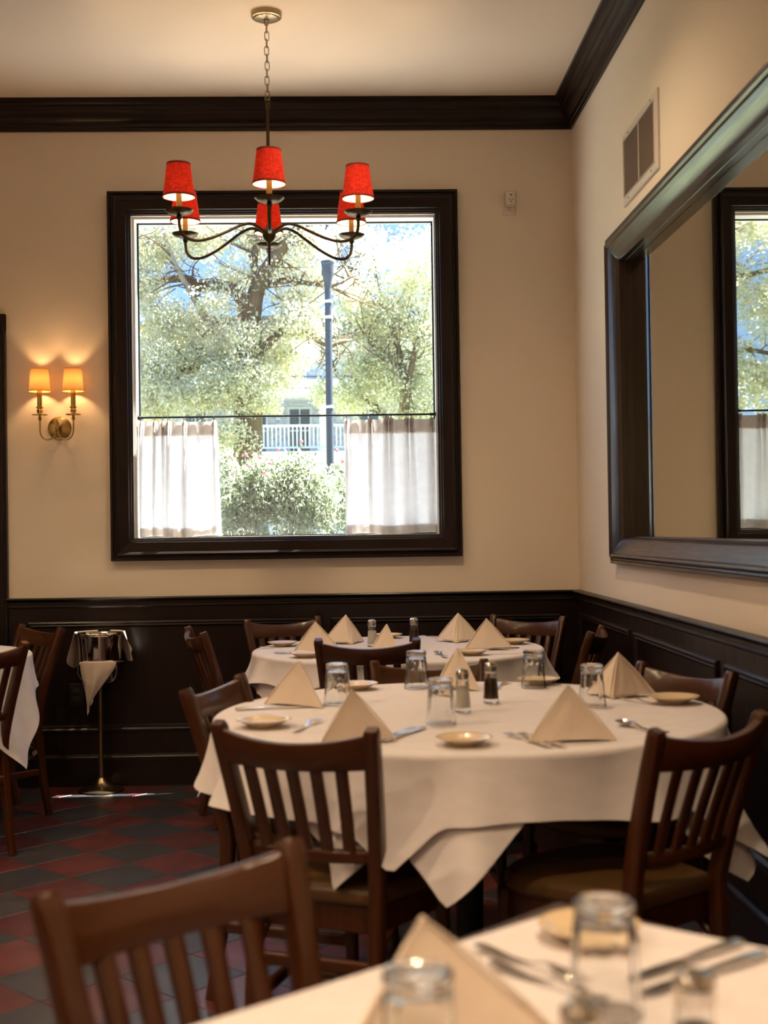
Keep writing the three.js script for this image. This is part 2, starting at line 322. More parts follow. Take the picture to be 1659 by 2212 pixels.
const PANELMOULD = [[0, 0.0], [0.002, 0.010], [0.010, 0.013], [0.018, 0.009], [0.024, 0.011], [0.030, 0.004], [0.034, 0.0]];
for (const [x0, x1] of [[-1.61, -0.16], [-0.075, 1.105]]) frameRails('panel_moulding', wb, M.trim, V((x0 + x1) / 2, 0.555, ZB + 0.016), V(1, 0, 0), V(0, 1, 0), V(0, 0, 1), x1 - x0, 0.56, PANELMOULD);
for (const [z0, z1] of [[-6.54, -5.385], [-5.30, -4.112], [-4.024, -2.85], [-2.765, -1.58]]) frameRails('panel_moulding', wr, M.trim, V(XR - 0.016, 0.565, (z0 + z1) / 2), V(0, 0, 1), V(0, 1, 0), V(-1, 0, 0), z1 - z0, 0.56, PANELMOULD);

// ---------------------------------------------------------------- window in the back wall
{
  const win = new THREE.Group(); win.name = 'window_1'; win.userData.kind = 'structure'; scene.add(win);
  const cx = (WINO.x0 + WINO.x1) / 2, cy = (WINO.y0 + WINO.y1) / 2;
  const prof = [[0, 0], [0, 0.042], [0.004, 0.046], [0.014, 0.046], [0.018, 0.041], [0.024, 0.040], [0.028, 0.052], [0.034, 0.056], [0.04, 0.052], [0.046, 0.046], [0.092, 0.040], [0.096, 0.034], [0.103, 0.032], [0.108, 0.026], [0.1145, 0.024], [0.1145, -0.03]];
  frameRails('casing', win, M.trim, V(cx, cy, ZB), V(1, 0, 0), V(0, 1, 0), V(0, 0, 1), WINO.x1 - WINO.x0, WINO.y1 - WINO.y0, prof);
  // pale reveal between casing and glass
  const z0 = ZB - TB - 0.01, z1 = ZB - 0.02, t = 0.012;
  mesh('reveal', box(WIN.x0, WIN.x0 + t, WIN.y0, WIN.y1, z0, z1), M.reveal, win);
  mesh('reveal', box(WIN.x1 - t, WIN.x1, WIN.y0, WIN.y1, z0, z1), M.reveal, win);
  mesh('reveal', box(WIN.x0 + t, WIN.x1 - t, WIN.y1 - t, WIN.y1, z0, z1), M.reveal, win);
  mesh('window_sill', box(WIN.x0 + t, WIN.x1 - t, WIN.y0, WIN.y0 + 0.006, z0 - 0.04, z1), M.reveal, win);
  const gz = ZB - 0.115, gk = [];
  for (const [a, b, c, d] of [[WIN.x0 + t, WIN.x0 + t + 0.008, WIN.y0, WIN.y1], [WIN.x1 - t - 0.008, WIN.x1 - t, WIN.y0, WIN.y1], [WIN.x0 + t, WIN.x1 - t, WIN.y1 - t - 0.006, WIN.y1 - t], [WIN.x0 + t, WIN.x1 - t, WIN.y0 + 0.006, WIN.y0 + 0.012]]) gk.push(box(a, b, c, d, gz - 0.008, gz + 0.008));
  mesh('gasket', gk, M.blackMetal, win);
  mesh('pane', new THREE.PlaneGeometry(WIN.x1 - WIN.x0 - 0.03, WIN.y1 - WIN.y0 - 0.02).translate((WIN.x0 + WIN.x1) / 2, (WIN.y0 + WIN.y1) / 2, gz), M.pane, win);
}
// dark door in its casing at the left edge of the photo
{
  const d = new THREE.Group(); d.name = 'door_1'; d.userData.kind = 'structure'; scene.add(d);
  const x1 = -1.705, x0 = -2.85, top = 2.40;
  const prof = [[0, 0], [0, 0.03], [0.004, 0.034], [0.012, 0.034], [0.016, 0.026], [0.05, 0.022], [0.054, 0.03], [0.085, 0.028], [0.09, 0.02], [0.09, 0]];
  const leg = (x, s) => sweep(prof.map(([u, v]) => [s * u, v]), [0, top - (s > 0 ? 0 : 0)].map((y) => ({ p: V(x, y, ZB), a: V(1, 0, 0), b: V(0, 0, 1) })), 0.35);
  mesh('casing', leg(x1, -1), M.trim, d); mesh('casing', leg(x0, 1), M.trim, d);
  mesh('head_casing', box(x0, x1, top - 0.09, top, ZB, ZB + 0.032, 0.004), M.trim, d);
  mesh('door_leaf', [box(x0 + 0.09, x1 - 0.09, 0.005, top - 0.09, ZB, ZB + 0.016)], M.trim, d);
  for (const [y0, y1] of [[0.2, 1.0], [1.15, 2.15]]) frameRails('panel_moulding', d, M.trim, V((x0 + x1) / 2, (y0 + y1) / 2, ZB + 0.016), V(1, 0, 0), V(0, 1, 0), V(0, 0, 1), 0.72, y1 - y0, PANELMOULD);
  mesh('door_handle', [at(lathe([[0, 0], [0.024, 0], [0.024, 0.006], [0.01, 0.01], [0.01, 0.03], [0.026, 0.045], [0.026, 0.06], [0.0, 0.07]], 20), x0 + 0.15, 1.0, ZB + 0.016, 0, Math.PI / 2)], M.brass, d);
}

// curtain rod and two pinch-pleated cafe curtains
{
  const rz = ZB - 0.065, ry = 1.873;
  const rod = thing('curtain_rod', 'thin black metal rod across the window above the white half curtains', 'curtain rod', [(WIN.x0 + WIN.x1) / 2, ry, rz]);
  const l = (WIN.x1 - WIN.x0) / 2 - 0.012;
  mesh('rod', at(new THREE.CylinderGeometry(0.0052, 0.0052, 2 * l, 12), 0, 0, 0, 0, 0, Math.PI / 2), M.blackMetal, rod);
  for (const s of [-1, 1]) mesh('end_bracket', at(lathe([[0, 0], [0.012, 0], [0.012, 0.006], [0.0075, 0.008], [0.0075, 0.03], [0, 0.03]], 16), s * l, 0, 0, 0, 0, s * Math.PI / 2), M.blackMetal, rod);
  function curtain(x0, x1, top, bot, pleats, label, ripple) {
    const t = thing('curtain', label, 'curtain', [(x0 + x1) / 2, 0, rz]), cx = (x0 + x1) / 2, w = x1 - x0;
    const z = (x, k) => { // k 0 top .. 1 bottom
      let s = 0; for (const p of pleats) { const sg = 0.0055 + 0.014 * Math.sqrt(k); s += 0.046 * (1 - 0.3 * k) * Math.exp(-(((x - p - 0.02 * k * (p - cx) / w) / sg) ** 2)); }
      return s + 0.010 * Math.sin((x - x0) / w * ripple + k) * k + 0.003 * Math.sin((x - x0) / w * ripple * 2.3 + 1) - 0.012;
    };
    const spread = (u, k) => x0 + w * u + 0.012 * k * Math.sin(u * 7 + 1) + 0.012 * k * (u - 0.5);
    const body = grid(170, 26, (u, v) => { const x = spread(u, v); return [x - cx, top + (bot + 0.004 * Math.sin(u * 9) - top) * v, z(x, v), u * w, v * (top - bot)]; });
    mesh('panel', body, M.curtain, t);
    const hd = (top - bot) * 0.125;
    mesh('heading', grid(170, 4, (u, v) => { const x = spread(u, v * 0.125); return [x - cx, top - hd * v, z(x, v * 0.125) - 0.004, u * w, v * hd]; }), M.curtainDouble, t, 'doubled pleated heading band');
    mesh('hem', grid(170, 3, (u, v) => { const k = 0.925 + 0.075 * v, x = spread(u, k); return [x - cx, top + (bot + 0.004 * Math.sin(u * 9) - top) * k, z(x, k) - 0.004, u * w, v * 0.05]; }), M.curtainDouble, t, 'doubled bottom hem');
    for (const p of pleats) {
      mesh('pleat', grid(8, 10, (u, v) => { const a = (u - 0.5) * 2, yy = top + 0.004 - hd * 1.05 * v, sp = 0.010 * (1 - 0.75 * smooth(0, 0.9, v)) + 0.002; return [p - cx + a * sp, yy, 0.026 + 0.012 * Math.cos(a * 2.4) - 0.008 * v, u * 0.02, v * 0.08]; }), M.curtainDouble, t);
      mesh('ring', at(new THREE.TorusGeometry(0.0105, 0.0014, 6, 18), p - cx, ry - 0.006, 0, Math.PI / 2 - 0.25), M.blackMetal, t);
    }
    return t;
  }
  curtain(-1.05, -0.648, 1.850, 1.256, [-1.036, -0.967, -0.925, -0.897, -0.815, -0.662], 'sheer white half curtain on the left of the window', 15);
  curtain(0.008, 0.482, 1.850, 1.256, [0.024, 0.143, 0.226, 0.253, 0.333, 0.36, 0.462], 'sheer white half curtain on the right of the window', 17);
}

// ---------------------------------------------------------------- mirror and vent on the right wall
{
  const m = thing('wall_mirror', 'large mirror in a dark moulded frame on the right wall', 'mirror', [XR, (MIRO.y0 + MIRO.y1) / 2, (MIRO.z0 + MIRO.z1) / 2]);
  const prof = [[0, 0], [0, 0.026], [0.004, 0.030], [0.014, 0.030], [0.018, 0.025], [0.022, 0.024], [0.026, 0.036], [0.034, 0.041], [0.042, 0.036], [0.047, 0.028], [0.056, 0.024], [0.096, 0.006], [0.101, 0.002], [0.106, 0.003], [0.112, -0.004], [0.115, -0.008], [0.115, -0.032], [0.118, -0.033], [0.118, -0.062]];
  const e = 0.003;
  frameRails('frame_rail', m, M.mirrorFrame, V(0, 0, 0), V(0, 0, 1), V(0, 1, 0), V(-1, 0, 0), MIRO.z1 - MIRO.z0, MIRO.y1 - MIRO.y0, prof);
  mesh('mirror_glass', new THREE.PlaneGeometry(MIR.z1 - MIR.z0 - e, MIR.y1 - MIR.y0 - e).rotateY(-Math.PI / 2).translate(0.061, (MIR.y0 + MIR.y1 - MIRO.y0 - MIRO.y1) / 2, (MIR.z0 + MIR.z1 - MIRO.z0 - MIRO.z1) / 2), M.mirror, m);
}
{
  const z0 = -5.418, z1 = -4.815, y0 = 2.622, y1 = 2.926, v = thing('air_vent', 'beige metal air vent grille high on the right wall', 'vent', [XR, (y0 + y1) / 2, (z0 + z1) / 2]);
  const w = z1 - z0, h = y1 - y0, b = 0.036;
  mesh('duct_backing', box(-0.003, -0.001, -h / 2 + b, h / 2 - b, -w / 2 + b, w / 2 - b), M.ventDark, v);
  frameRails('frame_rail', v, M.ventMetal, V(0, 0, 0), V(0, 0, 1), V(0, 1, 0), V(-1, 0, 0), w, h, [[0, 0], [0, 0.006], [0.003, 0.009], [b - 0.006, 0.011], [b - 0.002, 0.016], [b, 0.014], [b, 0.001]]);
  mesh('mullion', box(-0.013, -0.002, -h / 2 + b, h / 2 - b, -0.005, 0.005), M.ventMetal, v);
  const n = 34, sl = worldUV(new THREE.BoxGeometry(0.009, h - 2 * b, 0.0014).rotateY(0.6));
  for (let k = 0; k < n; k++) { const s = mesh('slat', sl, M.ventSlat, v); s.position.set(-0.008, 0, -w / 2 + b + (k + 0.5) / n * (w - 2 * b)); }
  for (const sy of [-1, 1]) for (const q of [-0.33, 0.33]) { const s = mesh('screw', at(lathe([[0, 0], [0.005, 0], [0.004, 0.002], [0, 0.003]], 12), 0, 0, 0, 0, 0, Math.PI / 2), M.ventDark, v); s.position.set(-0.0095, sy * (h / 2 - 0.017), q * w); }
}
// outlet with a plug-in adapter
{
  const plate = thing('outlet_plate', 'ivory wall outlet plate beside the window, high on the back wall', 'outlet', [0.876, 2.945, ZB]);
  mesh('cover_plate', box(-0.034, 0.034, -0.056, 0.056, 0, 0.006, 0.0025), M.plastic, plate);
  mesh('receptacle', box(-0.0165, 0.0165, -0.034, -0.004, 0.004, 0.0085, 0.002), M.plastic, plate);
  const slots = (x, y, z) => [box(x - 0.008, x - 0.0052, y - 0.003, y + 0.006, z, z + 0.0006), box(x + 0.0052, x + 0.008, y - 0.003, y + 0.006, z, z + 0.0006), at(new THREE.CylinderGeometry(0.003, 0.003, 0.0006, 10), x, y - 0.010, z + 0.0003, 0, Math.PI / 2)];
  mesh('socket_slots', slots(0, -0.0165, 0.0083), M.slot, plate);
  const ad = thing('plug_adapter', 'rounded ivory adapter plugged into the upper socket of the wall outlet', 'adapter', [0.881, 2.9685, ZB + 0.006]);
  mesh('adapter_body', box(-0.029, 0.029, -0.039, 0.039, 0.0005, 0.042, 0.011), M.plastic, ad);
  mesh('socket_slots', [...slots(0.001, -0.008, 0.0418), at(new THREE.CylinderGeometry(0.0042, 0.0042, 0.0008, 12), 0.001, 0.017, 0.0422, 0, Math.PI / 2)], M.slot, ad);
}

{
  const low = thing('outlet_plate', 'dark outlet plate low on the back wall panelling behind the bucket stand', 'outlet', [-1.365, 0.462, ZB + 0.016]);
  mesh('cover_plate', box(-0.036, 0.036, -0.058, 0.058, 0, 0.006, 0.0025), M.darkPlate, low);
  for (const y of [-0.02, 0.02]) mesh('receptacle', box(-0.0165, 0.0165, y - 0.014, y + 0.014, 0.004, 0.008, 0.002), M.slot, low);
}
// ---------------------------------------------------------------- lamps
function bulbLight(parent, x, y, z, I, color = WARM, name = 'bulb') {
  const b = mesh(name, lathe([[0, -0.03], [0.007, -0.028], [0.008, -0.015], [0.014, 0.0], [0.0145, 0.008], [0.009, 0.024], [0.002, 0.036], [0, 0.037]], 16), M.bulb, parent); b.position.set(x, y, z);
  const l = new THREE.PointLight(color, I); l.position.set(x, y, z); l.castShadow = true; l.shadow.radius = 0.7; l.name = 'bulb_light'; parent.add(l);
}
function shade(r0, r1, h) { return grid(48, 1, (u, v) => { const a = u * Math.PI * 2, r = r0 + (r1 - r0) * v; return [r * Math.cos(a), h * v, -r * Math.sin(a), a * r0, v * h]; }, true); }
function ringBand(r, h, t) { return latheC([[r - t, 0], [r + t, 0], [r + t, h], [r - t, h], [r - t, 0]], 48); }
{ // chandelier
  const cx = -0.298, cz = -5.488, R = 0.42, y0 = CEIL, ch = thing('chandelier', 'six-arm bronze chandelier with glowing red fabric shades in front of the window', 'chandelier', [cx, y0, cz]);
  const Y = (y) => y - y0;
  mesh('canopy', latheC([[0, Y(3.444)], [0.012, Y(3.444)], [0.014, Y(3.449)], [0.052, Y(3.452)], [0.056, Y(3.456)], [0.063, Y(3.458)], [0.065, Y(3.463)], [0.065, Y(3.479)], [0, Y(3.479)]], 40), M.nickel, ch);
  const link = (w, h, r) => { const pts = []; for (let i = 0; i < 16; i++) { const a = i / 16 * Math.PI * 2; pts.push(V(Math.cos(a) * w / 2, Math.sin(a) * w / 2 + Math.sign(Math.sin(a)) * (h - w) / 2 * Math.min(1, Math.abs(Math.sin(a)) * 3), 0)); } return tube(pts, r, 32, 6, true); };
  mesh('hanging_loop', at(link(0.014, 0.024, 0.0022), 0, Y(3.436), 0), M.nickel, ch);
  const lk = link(0.0175, 0.040, 0.0020), n = 10, top = 3.424, step = 0.0318;
  for (let k = 0; k < n; k++) { const o = mesh('chain_link', lk, M.nickel, ch); o.position.set(0.001 * Math.sin(k * 1.7), Y(top - 0.012 - k * step), 0); o.rotation.y = (k % 2 ? 0.25 : Math.PI / 2 - 0.2); }
  mesh('hanging_loop', at(new THREE.TorusGeometry(0.0135, 0.0026, 8, 24), 0, Y(3.104), 0, 0.5), M.bronze, ch);
  mesh('stem', latheC([[0, Y(3.096)], [0.007, Y(3.096)], [0.0105, Y(3.08)], [0.0075, Y(3.066)], [0.0068, Y(3.06)], [0.0068, Y(2.575)], [0.011, Y(2.572)], [0.013, Y(2.562)], [0.02, Y(2.556)], [0.0285, Y(2.540)], [0.029, Y(2.528)], [0.022, Y(2.512)], [0.012, Y(2.503)], [0.007, Y(2.498)], [0.0055, Y(2.475)], [0.0045, Y(2.43)], [0.0035, Y(2.405)], [0, Y(2.402)]], 24), M.bronze, ch);
  const rs = R;
  for (let k = 0; k < 6; k++) {
    const a = Math.PI / 2 - 0.06 - k * Math.PI / 3, dx = Math.cos(a), dz = Math.sin(a), q = (r, y) => V(dx * r, Y(y), dz * r);
    const arm = mesh('arm', tube([q(0.012, 2.535), q(0.045, 2.556), q(0.085, 2.570), q(0.13, 2.560), q(0.20, 2.524), q(0.27, 2.490), q(0.335, 2.470), q(0.385, 2.474), q(0.412, 2.498), q(R, 2.535), q(R, 2.566)], 0.0066, 60, 8), M.bronze, ch);
    mesh('drip_pan', at(latheC([[0, 2.548], [0.009, 2.546], [0.012, 2.555], [0.009, 2.562], [0.03, 2.566], [0.048, 2.573], [0.0575, 2.582], [0.0585, 2.585], [0.056, 2.585], [0.045, 2.577], [0.02, 2.574], [0, 2.574]].map(([r, y]) => [r, Y(y)]), 36), dx * R, 0, dz * R), M.bronze, ch);
    mesh('candle_sleeve', at(latheC([[0, 2.574], [0.015, 2.574], [0.015, 2.582], [0.0115, 2.584], [0.0115, 2.665], [0, 2.667]].map(([r, y]) => [r, Y(y)]), 20), dx * R, 0, dz * R), M.candle, ch);
    const sh = mesh('lamp_shade', at(shade(0.0655, 0.0475, 0.135), dx * rs, Y(2.637), dz * rs), M.redShade, ch);
    mesh('shade_lining', at(shade(0.0635, 0.0458, 0.134), dx * rs, Y(2.6375), dz * rs), M.liner, sh, 'cream lining');
    mesh('shade_trim', at(ringBand(0.0655, 0.0075, 0.0012), dx * rs, Y(2.635), dz * rs), M.redTrim, sh, 'dark red edge binding');
    mesh('shade_trim', at(ringBand(0.0475, 0.0075, 0.0012), dx * rs, Y(2.766), dz * rs), M.redTrim, sh, 'dark red edge binding');
    mesh('shade_spider', [0, 1, 2].map((s) => at(new THREE.CylinderGeometry(0.0012, 0.0012, 0.046, 5).rotateZ(Math.PI / 2).translate(0.023, 0, 0), dx * rs, Y(2.742), dz * rs, s * 2.094)), M.nickel, sh);
    bulbLight(ch, dx * R, Y(2.698), dz * R, BULB_CHANDELIER);
  }
}
for (const [x, z, label] of [[-2.75, -3.1, 'six-arm chandelier with red shades over the left part of the room'], [-0.9, 0.75, 'six-arm chandelier with red shades hanging behind the camera']])
  dup(scene.children.find((o) => o.name === 'chandelier'), label, [x, CEIL, z], 0.3).traverse((o) => { if (o.isLight) o.intensity *= 2.2; });
{ // twin-arm sconce left of the window
  const sc = thing('wall_sconce', 'brass two-light wall sconce with glowing cream shades left of the window', 'sconce', [-1.44, 1.818, ZB]);
  const O = 0.068;
  mesh('back_plate', at(latheC([[0, 0.014], [0.012, 0.0135], [0.045, 0.009], [0.054, 0.006], [0.058, 0.0045], [0.0605, 0.002], [0.0605, 0], [0, 0]].reverse(), 48, 0.3), 0, 0, 0, 0, Math.PI / 2), M.brass, sc);
  mesh('hub', [at(lathe([[0, 0], [0.012, 0], [0.012, 0.03], [0.009, 0.034], [0.009, 0.056], [0, 0.056]], 20), 0, 0, 0.008, 0, Math.PI / 2), at(latheC([[0, -0.026], [0.009, -0.024], [0.0105, -0.018], [0.0105, -0.004], [0.013, -0.002], [0.013, 0.002], [0.0105, 0.004], [0.0105, 0.016], [0.0125, 0.018], [0.0125, 0.022], [0.006, 0.026], [0.007, 0.031], [0.004, 0.037], [0, 0.038]], 24), 0, 0.004, 0.066)], M.brass, sc);
  for (const s of [-1, 1]) {
    const ax = s * 0.084, q = (x, y, z) => V(s * x, y, z);
    mesh('arm', tube([q(0.004, -0.018, 0.066), q(0.010, -0.04, 0.067), q(0.028, -0.058, 0.068), q(0.048, -0.062, O), q(0.07, -0.052, O), q(0.082, -0.028, O), q(0.084, 0.01, O), q(0.084, 0.05, O)], 0.0042, 50, 8), M.brass, sc);
    mesh('drip_pan', at(latheC([[0, 0.034], [0.005, 0.034], [0.0095, 0.042], [0.0095, 0.046], [0.005, 0.054], [0.006, 0.058], [0.036, 0.061], [0.0395, 0.063], [0.039, 0.065], [0.006, 0.064], [0, 0.064]], 32), ax, 0, O), M.brass, sc);
    mesh('candle_cup', at(latheC([[0, 0.064], [0.008, 0.066], [0.009, 0.070], [0.0145, 0.076], [0.0165, 0.084], [0.013, 0.092], [0.012, 0.095], [0.0185, 0.099], [0.0185, 0.103], [0.012, 0.104], [0, 0.104]], 28), ax, 0, O), M.brass, sc);
    mesh('candle_sleeve', at(latheC([[0, 0.104], [0.0125, 0.104], [0.0125, 0.195], [0, 0.197]], 24), ax, 0, O), M.brass, sc);
    const sh = mesh('lamp_shade', at(shade(0.0535, 0.0435, 0.113), ax, 0.182, O), M.creamShade, sc);
    mesh('shade_trim', at(ringBand(0.0535, 0.003, 0.0008), ax, 0.181, O), M.candle, sh); mesh('shade_trim', at(ringBand(0.0435, 0.003, 0.0008), ax, 0.293, O), M.candle, sh);
    bulbLight(sc, ax, 0.237, O, BULB_SCONCE, new THREE.Color(1, 0.58, 0.24));
  }
}
// recessed ceiling lights of the rest of the room (outside the frame)
const cans = [[0.45, -1.25], [-0.4, 1.3], [-2.2, -3.2], [-2.2, -0.6], [-3.6, -1.9], [-2.3, 1.6], [-1.55, -4.55], [0.25, -4.6]];
cans.forEach(([x, z], k) => {
  const where = ['over the nearest table', 'behind the camera', 'over the aisle on the left', 'over the left side of the room', 'by the left wall', 'in the left rear corner', 'in front of the wall sconce', 'between the back and middle tables'][k];
  const t = thing('recessed_light', 'round recessed ceiling light ' + where, 'ceiling light', [x, CEIL, z], 0, 'recessed ceiling lights');
  mesh('trim_ring', latheC([[0.07, 0], [0.095, 0], [0.095, -0.004], [0.088, -0.008], [0.07, -0.006], [0.07, 0]], 40), M.reveal, t);
  mesh('diffuser', at(new THREE.CircleGeometry(0.07, 32), 0, -0.003, 0, 0, Math.PI / 2), M.diffuser, t);
  const l = new THREE.SpotLight(WARM, CAN[k], 0, k === 0 ? 0.85 : 1.25, 0.7); l.position.set(0, -0.02, 0); l.target.position.set(0, -3, 0); l.castShadow = true; l.shadow.radius = 3; l.name = 'ceiling_lamp'; t.add(l, l.target);
});

// ---------------------------------------------------------------- chairs
const SEC = { post: rrect(0.034, 0.036, 0.007), slat: rrect(0.03, 0.012, 0.004), rail: rrect(0.018, 0.03, 0.005), leg: rrect(0.036, 0.036, 0.007) };
function makeChair(label) {
  const t = thing('dining_chair', label, 'chair');
  const yc = 0.838, tl = 0.85, X = (y) => 0.151 + 0.036 * Math.min(1.02, Math.max(0, (y - 0.44) / 0.41)) + 0.006 * Math.max(0, 0.4 - y), px = 0.186;
  const bz = (y) => y < 0.45 ? -0.192 - 0.055 * Math.pow(1 - y / 0.45, 1.6) : -0.192 - 0.108 * Math.pow((y - 0.45) / 0.4, 1.25);   // rear post line seen from the side
  for (const s of [-1, 1]) {
    const st = [0, 0.08, 0.17, 0.26, 0.35, 0.43, 0.47, 0.53, 0.59, 0.65, 0.71, 0.77, 0.82, 0.838, 0.846, tl].map((y) => {
      const d = V(s * (X(y + 0.01) - X(y - 0.01)), 0.02, bz(y + 0.01) - bz(y - 0.01)).normalize(), a = V(1, 0, 0), b = d.clone().cross(a).normalize(), k = y > 0.835 ? 1 - (y - 0.835) * (y - 0.835) * 900 : 1;
      return { p: V(s * X(y), y, bz(y)), a, b, s: (y < 0.4 ? 0.8 + 0.2 * y / 0.4 : 1) * k, t: (y < 0.4 ? 0.82 + 0.3 * y / 0.4 : y < 0.6 ? 1.12 : 1.12 - 0.16 * (y - 0.6) / 0.25) * k };
    });
    mesh('back_post', sweep(SEC.post, st.map((q) => ({ ...q, b: q.b.negate() })), 0.8), M.chair, t);
  }
  const bow = (x, d) => -d * (1 - (x / px) ** 2);
  // top rail: bent backwards, upper edge dipping in the middle
  {
    const w = px - 0.012, h = 0.082, th = 0.024, sec = rrect(th, 1, 0.006, 2), st = [];
    for (let i = 0; i <= 18; i++) {
      const x = -w + 2 * w * i / 18, dip = 0.021 * (1 - (x / w) ** 2), top = yc - dip, bot = yc - h - 0.004 * (1 - (x / w) ** 2), ym = (top + bot) / 2, slope = 0.3;
      st.push({ p: V(x, ym, bz(ym) + bow(x, 0.042)), a: V(0, slope * 0.3, 1).normalize(), b: V(0, 1, -slope).normalize(), s: 1, t: top - bot });
    }
    const pts = sec.map(([a, b]) => [a, b]);   // corner radius scaled with the height below
    const flat = pts.map(([a, b]) => [a, Math.sign(b) * (0.5 - (0.5 - Math.abs(b)) / h)]);
    mesh('top_rail', sweep(flat, st, 0.8), M.chair, t);
  }
  { // lower back rail
    const w = X(0.552) - 0.012, st = []; for (let i = 0; i <= 12; i++) { const x = -w + 2 * w * i / 12; st.push({ p: V(x, 0.552, bz(0.552) - 0.022 * (1 - (x / w) ** 2)), a: V(0, 0.1, 1), b: V(0, 1, -0.1), s: 1 }); }
    mesh('lower_rail', sweep(rrect(0.02, 0.032, 0.006, 2), st, 0.8), M.chair, t);
  }
  for (let k = 0; k < 5; k++) {
    const x = (k - 2) * 0.0585, st = []; for (let i = 0; i <= 6; i++) { const y = 0.56 + 0.205 * i / 6; const d = V(0, 0.02, bz(y + 0.01) - bz(y - 0.01)).normalize(), a = V(1, 0, 0); st.push({ p: V(x * X(y) / px, y, bz(y) + bow(x, 0.022 + 0.018 * i / 6)), a, b: a.clone().cross(d), s: 1 }); }
    mesh('slat', sweep(SEC.slat, st, 0.8), M.chair, t);
  }
  // seat frame and padded seat with a rounded front
  const outline = (g) => { const s = new THREE.Shape(), f = 0.214 + g, r = 0.152 + g, b = -0.17 - g * 0.3, n = 0.215 + g; s.moveTo(-r, b); s.lineTo(r, b); s.lineTo(f - 0.004, 0.06); s.bezierCurveTo(f, 0.15, f * 0.8, n, 0, n + 0.008); s.bezierCurveTo(-f * 0.8, n, -f, 0.15, -f + 0.004, 0.06); s.lineTo(-r, b); return s; };
  const frame = new THREE.ExtrudeGeometry(outline(-0.012), { depth: 0.056, bevelEnabled: true, bevelSize: 0.004, bevelThickness: 0.004, bevelSegments: 2, curveSegments: 16 }).rotateX(Math.PI / 2).translate(0, 0.424, 0); // z of the shape turns to the front
  mesh('seat_frame', worldUV(frame), M.chair, t);
  const pad = new THREE.ExtrudeGeometry(outline(-0.02), { depth: 0.012, bevelEnabled: true, bevelSize: 0.022, bevelThickness: 0.018, bevelSegments: 5, curveSegments: 20 }).rotateX(Math.PI / 2).translate(0, 0.455, 0);
  const pp = pad.attributes.position; for (let i = 0; i < pp.count; i++) if (pp.getY(i) > 0.46) pp.setY(i, pp.getY(i) + 0.008 * Math.cos(Math.min(1, Math.hypot(pp.getX(i), pp.getZ(i) - 0.02) / 0.24) * Math.PI / 2));
  mesh('seat_pad', worldUV(toCreasedNormals(pad, 0.9)), M.seat, t, 'tan vinyl seat pad');
  for (const s of [-1, 1]) {
    mesh('front_leg', sweep(SEC.leg, [0, 0.1, 0.22, 0.34, 0.425].map((y) => ({ p: V(s * (0.178 - 0.01 * (1 - y / 0.42) * -1), y, 0.165 + 0.012 * (1 - y / 0.42)), a: V(1, 0, 0), b: V(0, 0, -1), s: 0.68 + 0.32 * y / 0.42 })), 0.8), M.chair, t);
    mesh('side_stretcher', bar(SEC.rail, [V(s * 0.152, 0.20, -0.215), V(s * 0.182, 0.20, 0.168)], V(0, 1, 0)), M.chair, t);
    mesh('corner_brace', tube([V(s * 0.149, 0.30, -0.196), V(s * 0.150, 0.335, -0.165), V(s * 0.152, 0.362, -0.12), V(s * 0.155, 0.375, -0.06)], 0.009, 14, 8), M.chair, t);
  }
  mesh('rear_stretcher', bar(rrect(0.03, 0.018, 0.005), [V(-0.15, 0.30, -0.207), V(0.15, 0.30, -0.207)], V(0, 0, 1)), M.chair, t);
  mesh('cross_stretcher', bar(rrect(0.018, 0.026, 0.005), [V(-0.168, 0.20, 0.0), V(0.168, 0.20, 0.0)], V(0, 0, 1)), M.chair, t);
  return t;
}
const TABLES = { front: [0.288, -1.152], mid: [0.335, -3.61], back: [0.225, -5.56], left: [-1.95, -5.56] };
const chairs = [ // ends of the top rail on plan, the table it faces, height factor, label
  [[-0.363, -1.573], [-0.086, -1.818], 'front', 1, 'nearest slat-back wooden chair, tucked against the square table in the foreground'],
  [[-0.285, -2.94], [0.048, -2.796], 'mid', 1, 'chair with its back to the viewer at the left front of the middle round table'],
  [[-0.445, -3.556], [-0.317, -3.934], 'mid', 1, 'dark chair at the left of the middle table, a tablecloth corner on its seat'],
  [[0.645, -2.70], [0.955, -2.94], 'mid', 1, 'dark chair cut by the right edge of the photo, before the middle round table'],
  [[0.930, -4.07], [1.130, -3.725], 'mid', 1, 'chair against the right wall panelling, behind the right plate of the middle table'],
  [[0.08, -4.43], [0.49, -4.43], 'mid', 0.976, 'chair mostly hidden behind the glasses at the far side of the middle table'],
  [[-0.462, -6.335], [-0.16, -6.475], 'back', 1, 'wooden chair under the window, behind the left end of the back table'],
  [[0.742, -6.37], [1.035, -6.165], 'back', 1, 'brown shiny wooden chair in the far right corner behind the back table'],
  [[-0.105, -4.93], [0.270, -4.89], 'back', 1.018, 'near-black chair seen from behind at the front of the back round table'],
  [[-0.714, -5.91], [-0.609, -5.569], 'back', 1, 'dark wooden chair seen from the side between the ice bucket stand and the back table'],
  [[1.0, -5.245], [1.115, -5.585], 'back', 1, 'black chair seen edge-on between the right wall panelling and the back table'],
  [[-1.545, -6.27], [-1.305, -6.00], 'left', 1, 'brown wooden chair near the wall sconce, left of the ice bucket stand'],
  [[-1.545, -4.945], [-1.270, -5.235], 'left', 1, 'dark chair cut by the left photo edge, in front of the hanging tablecloth corner'],
];
const chair0 = makeChair(chairs[0][4]);
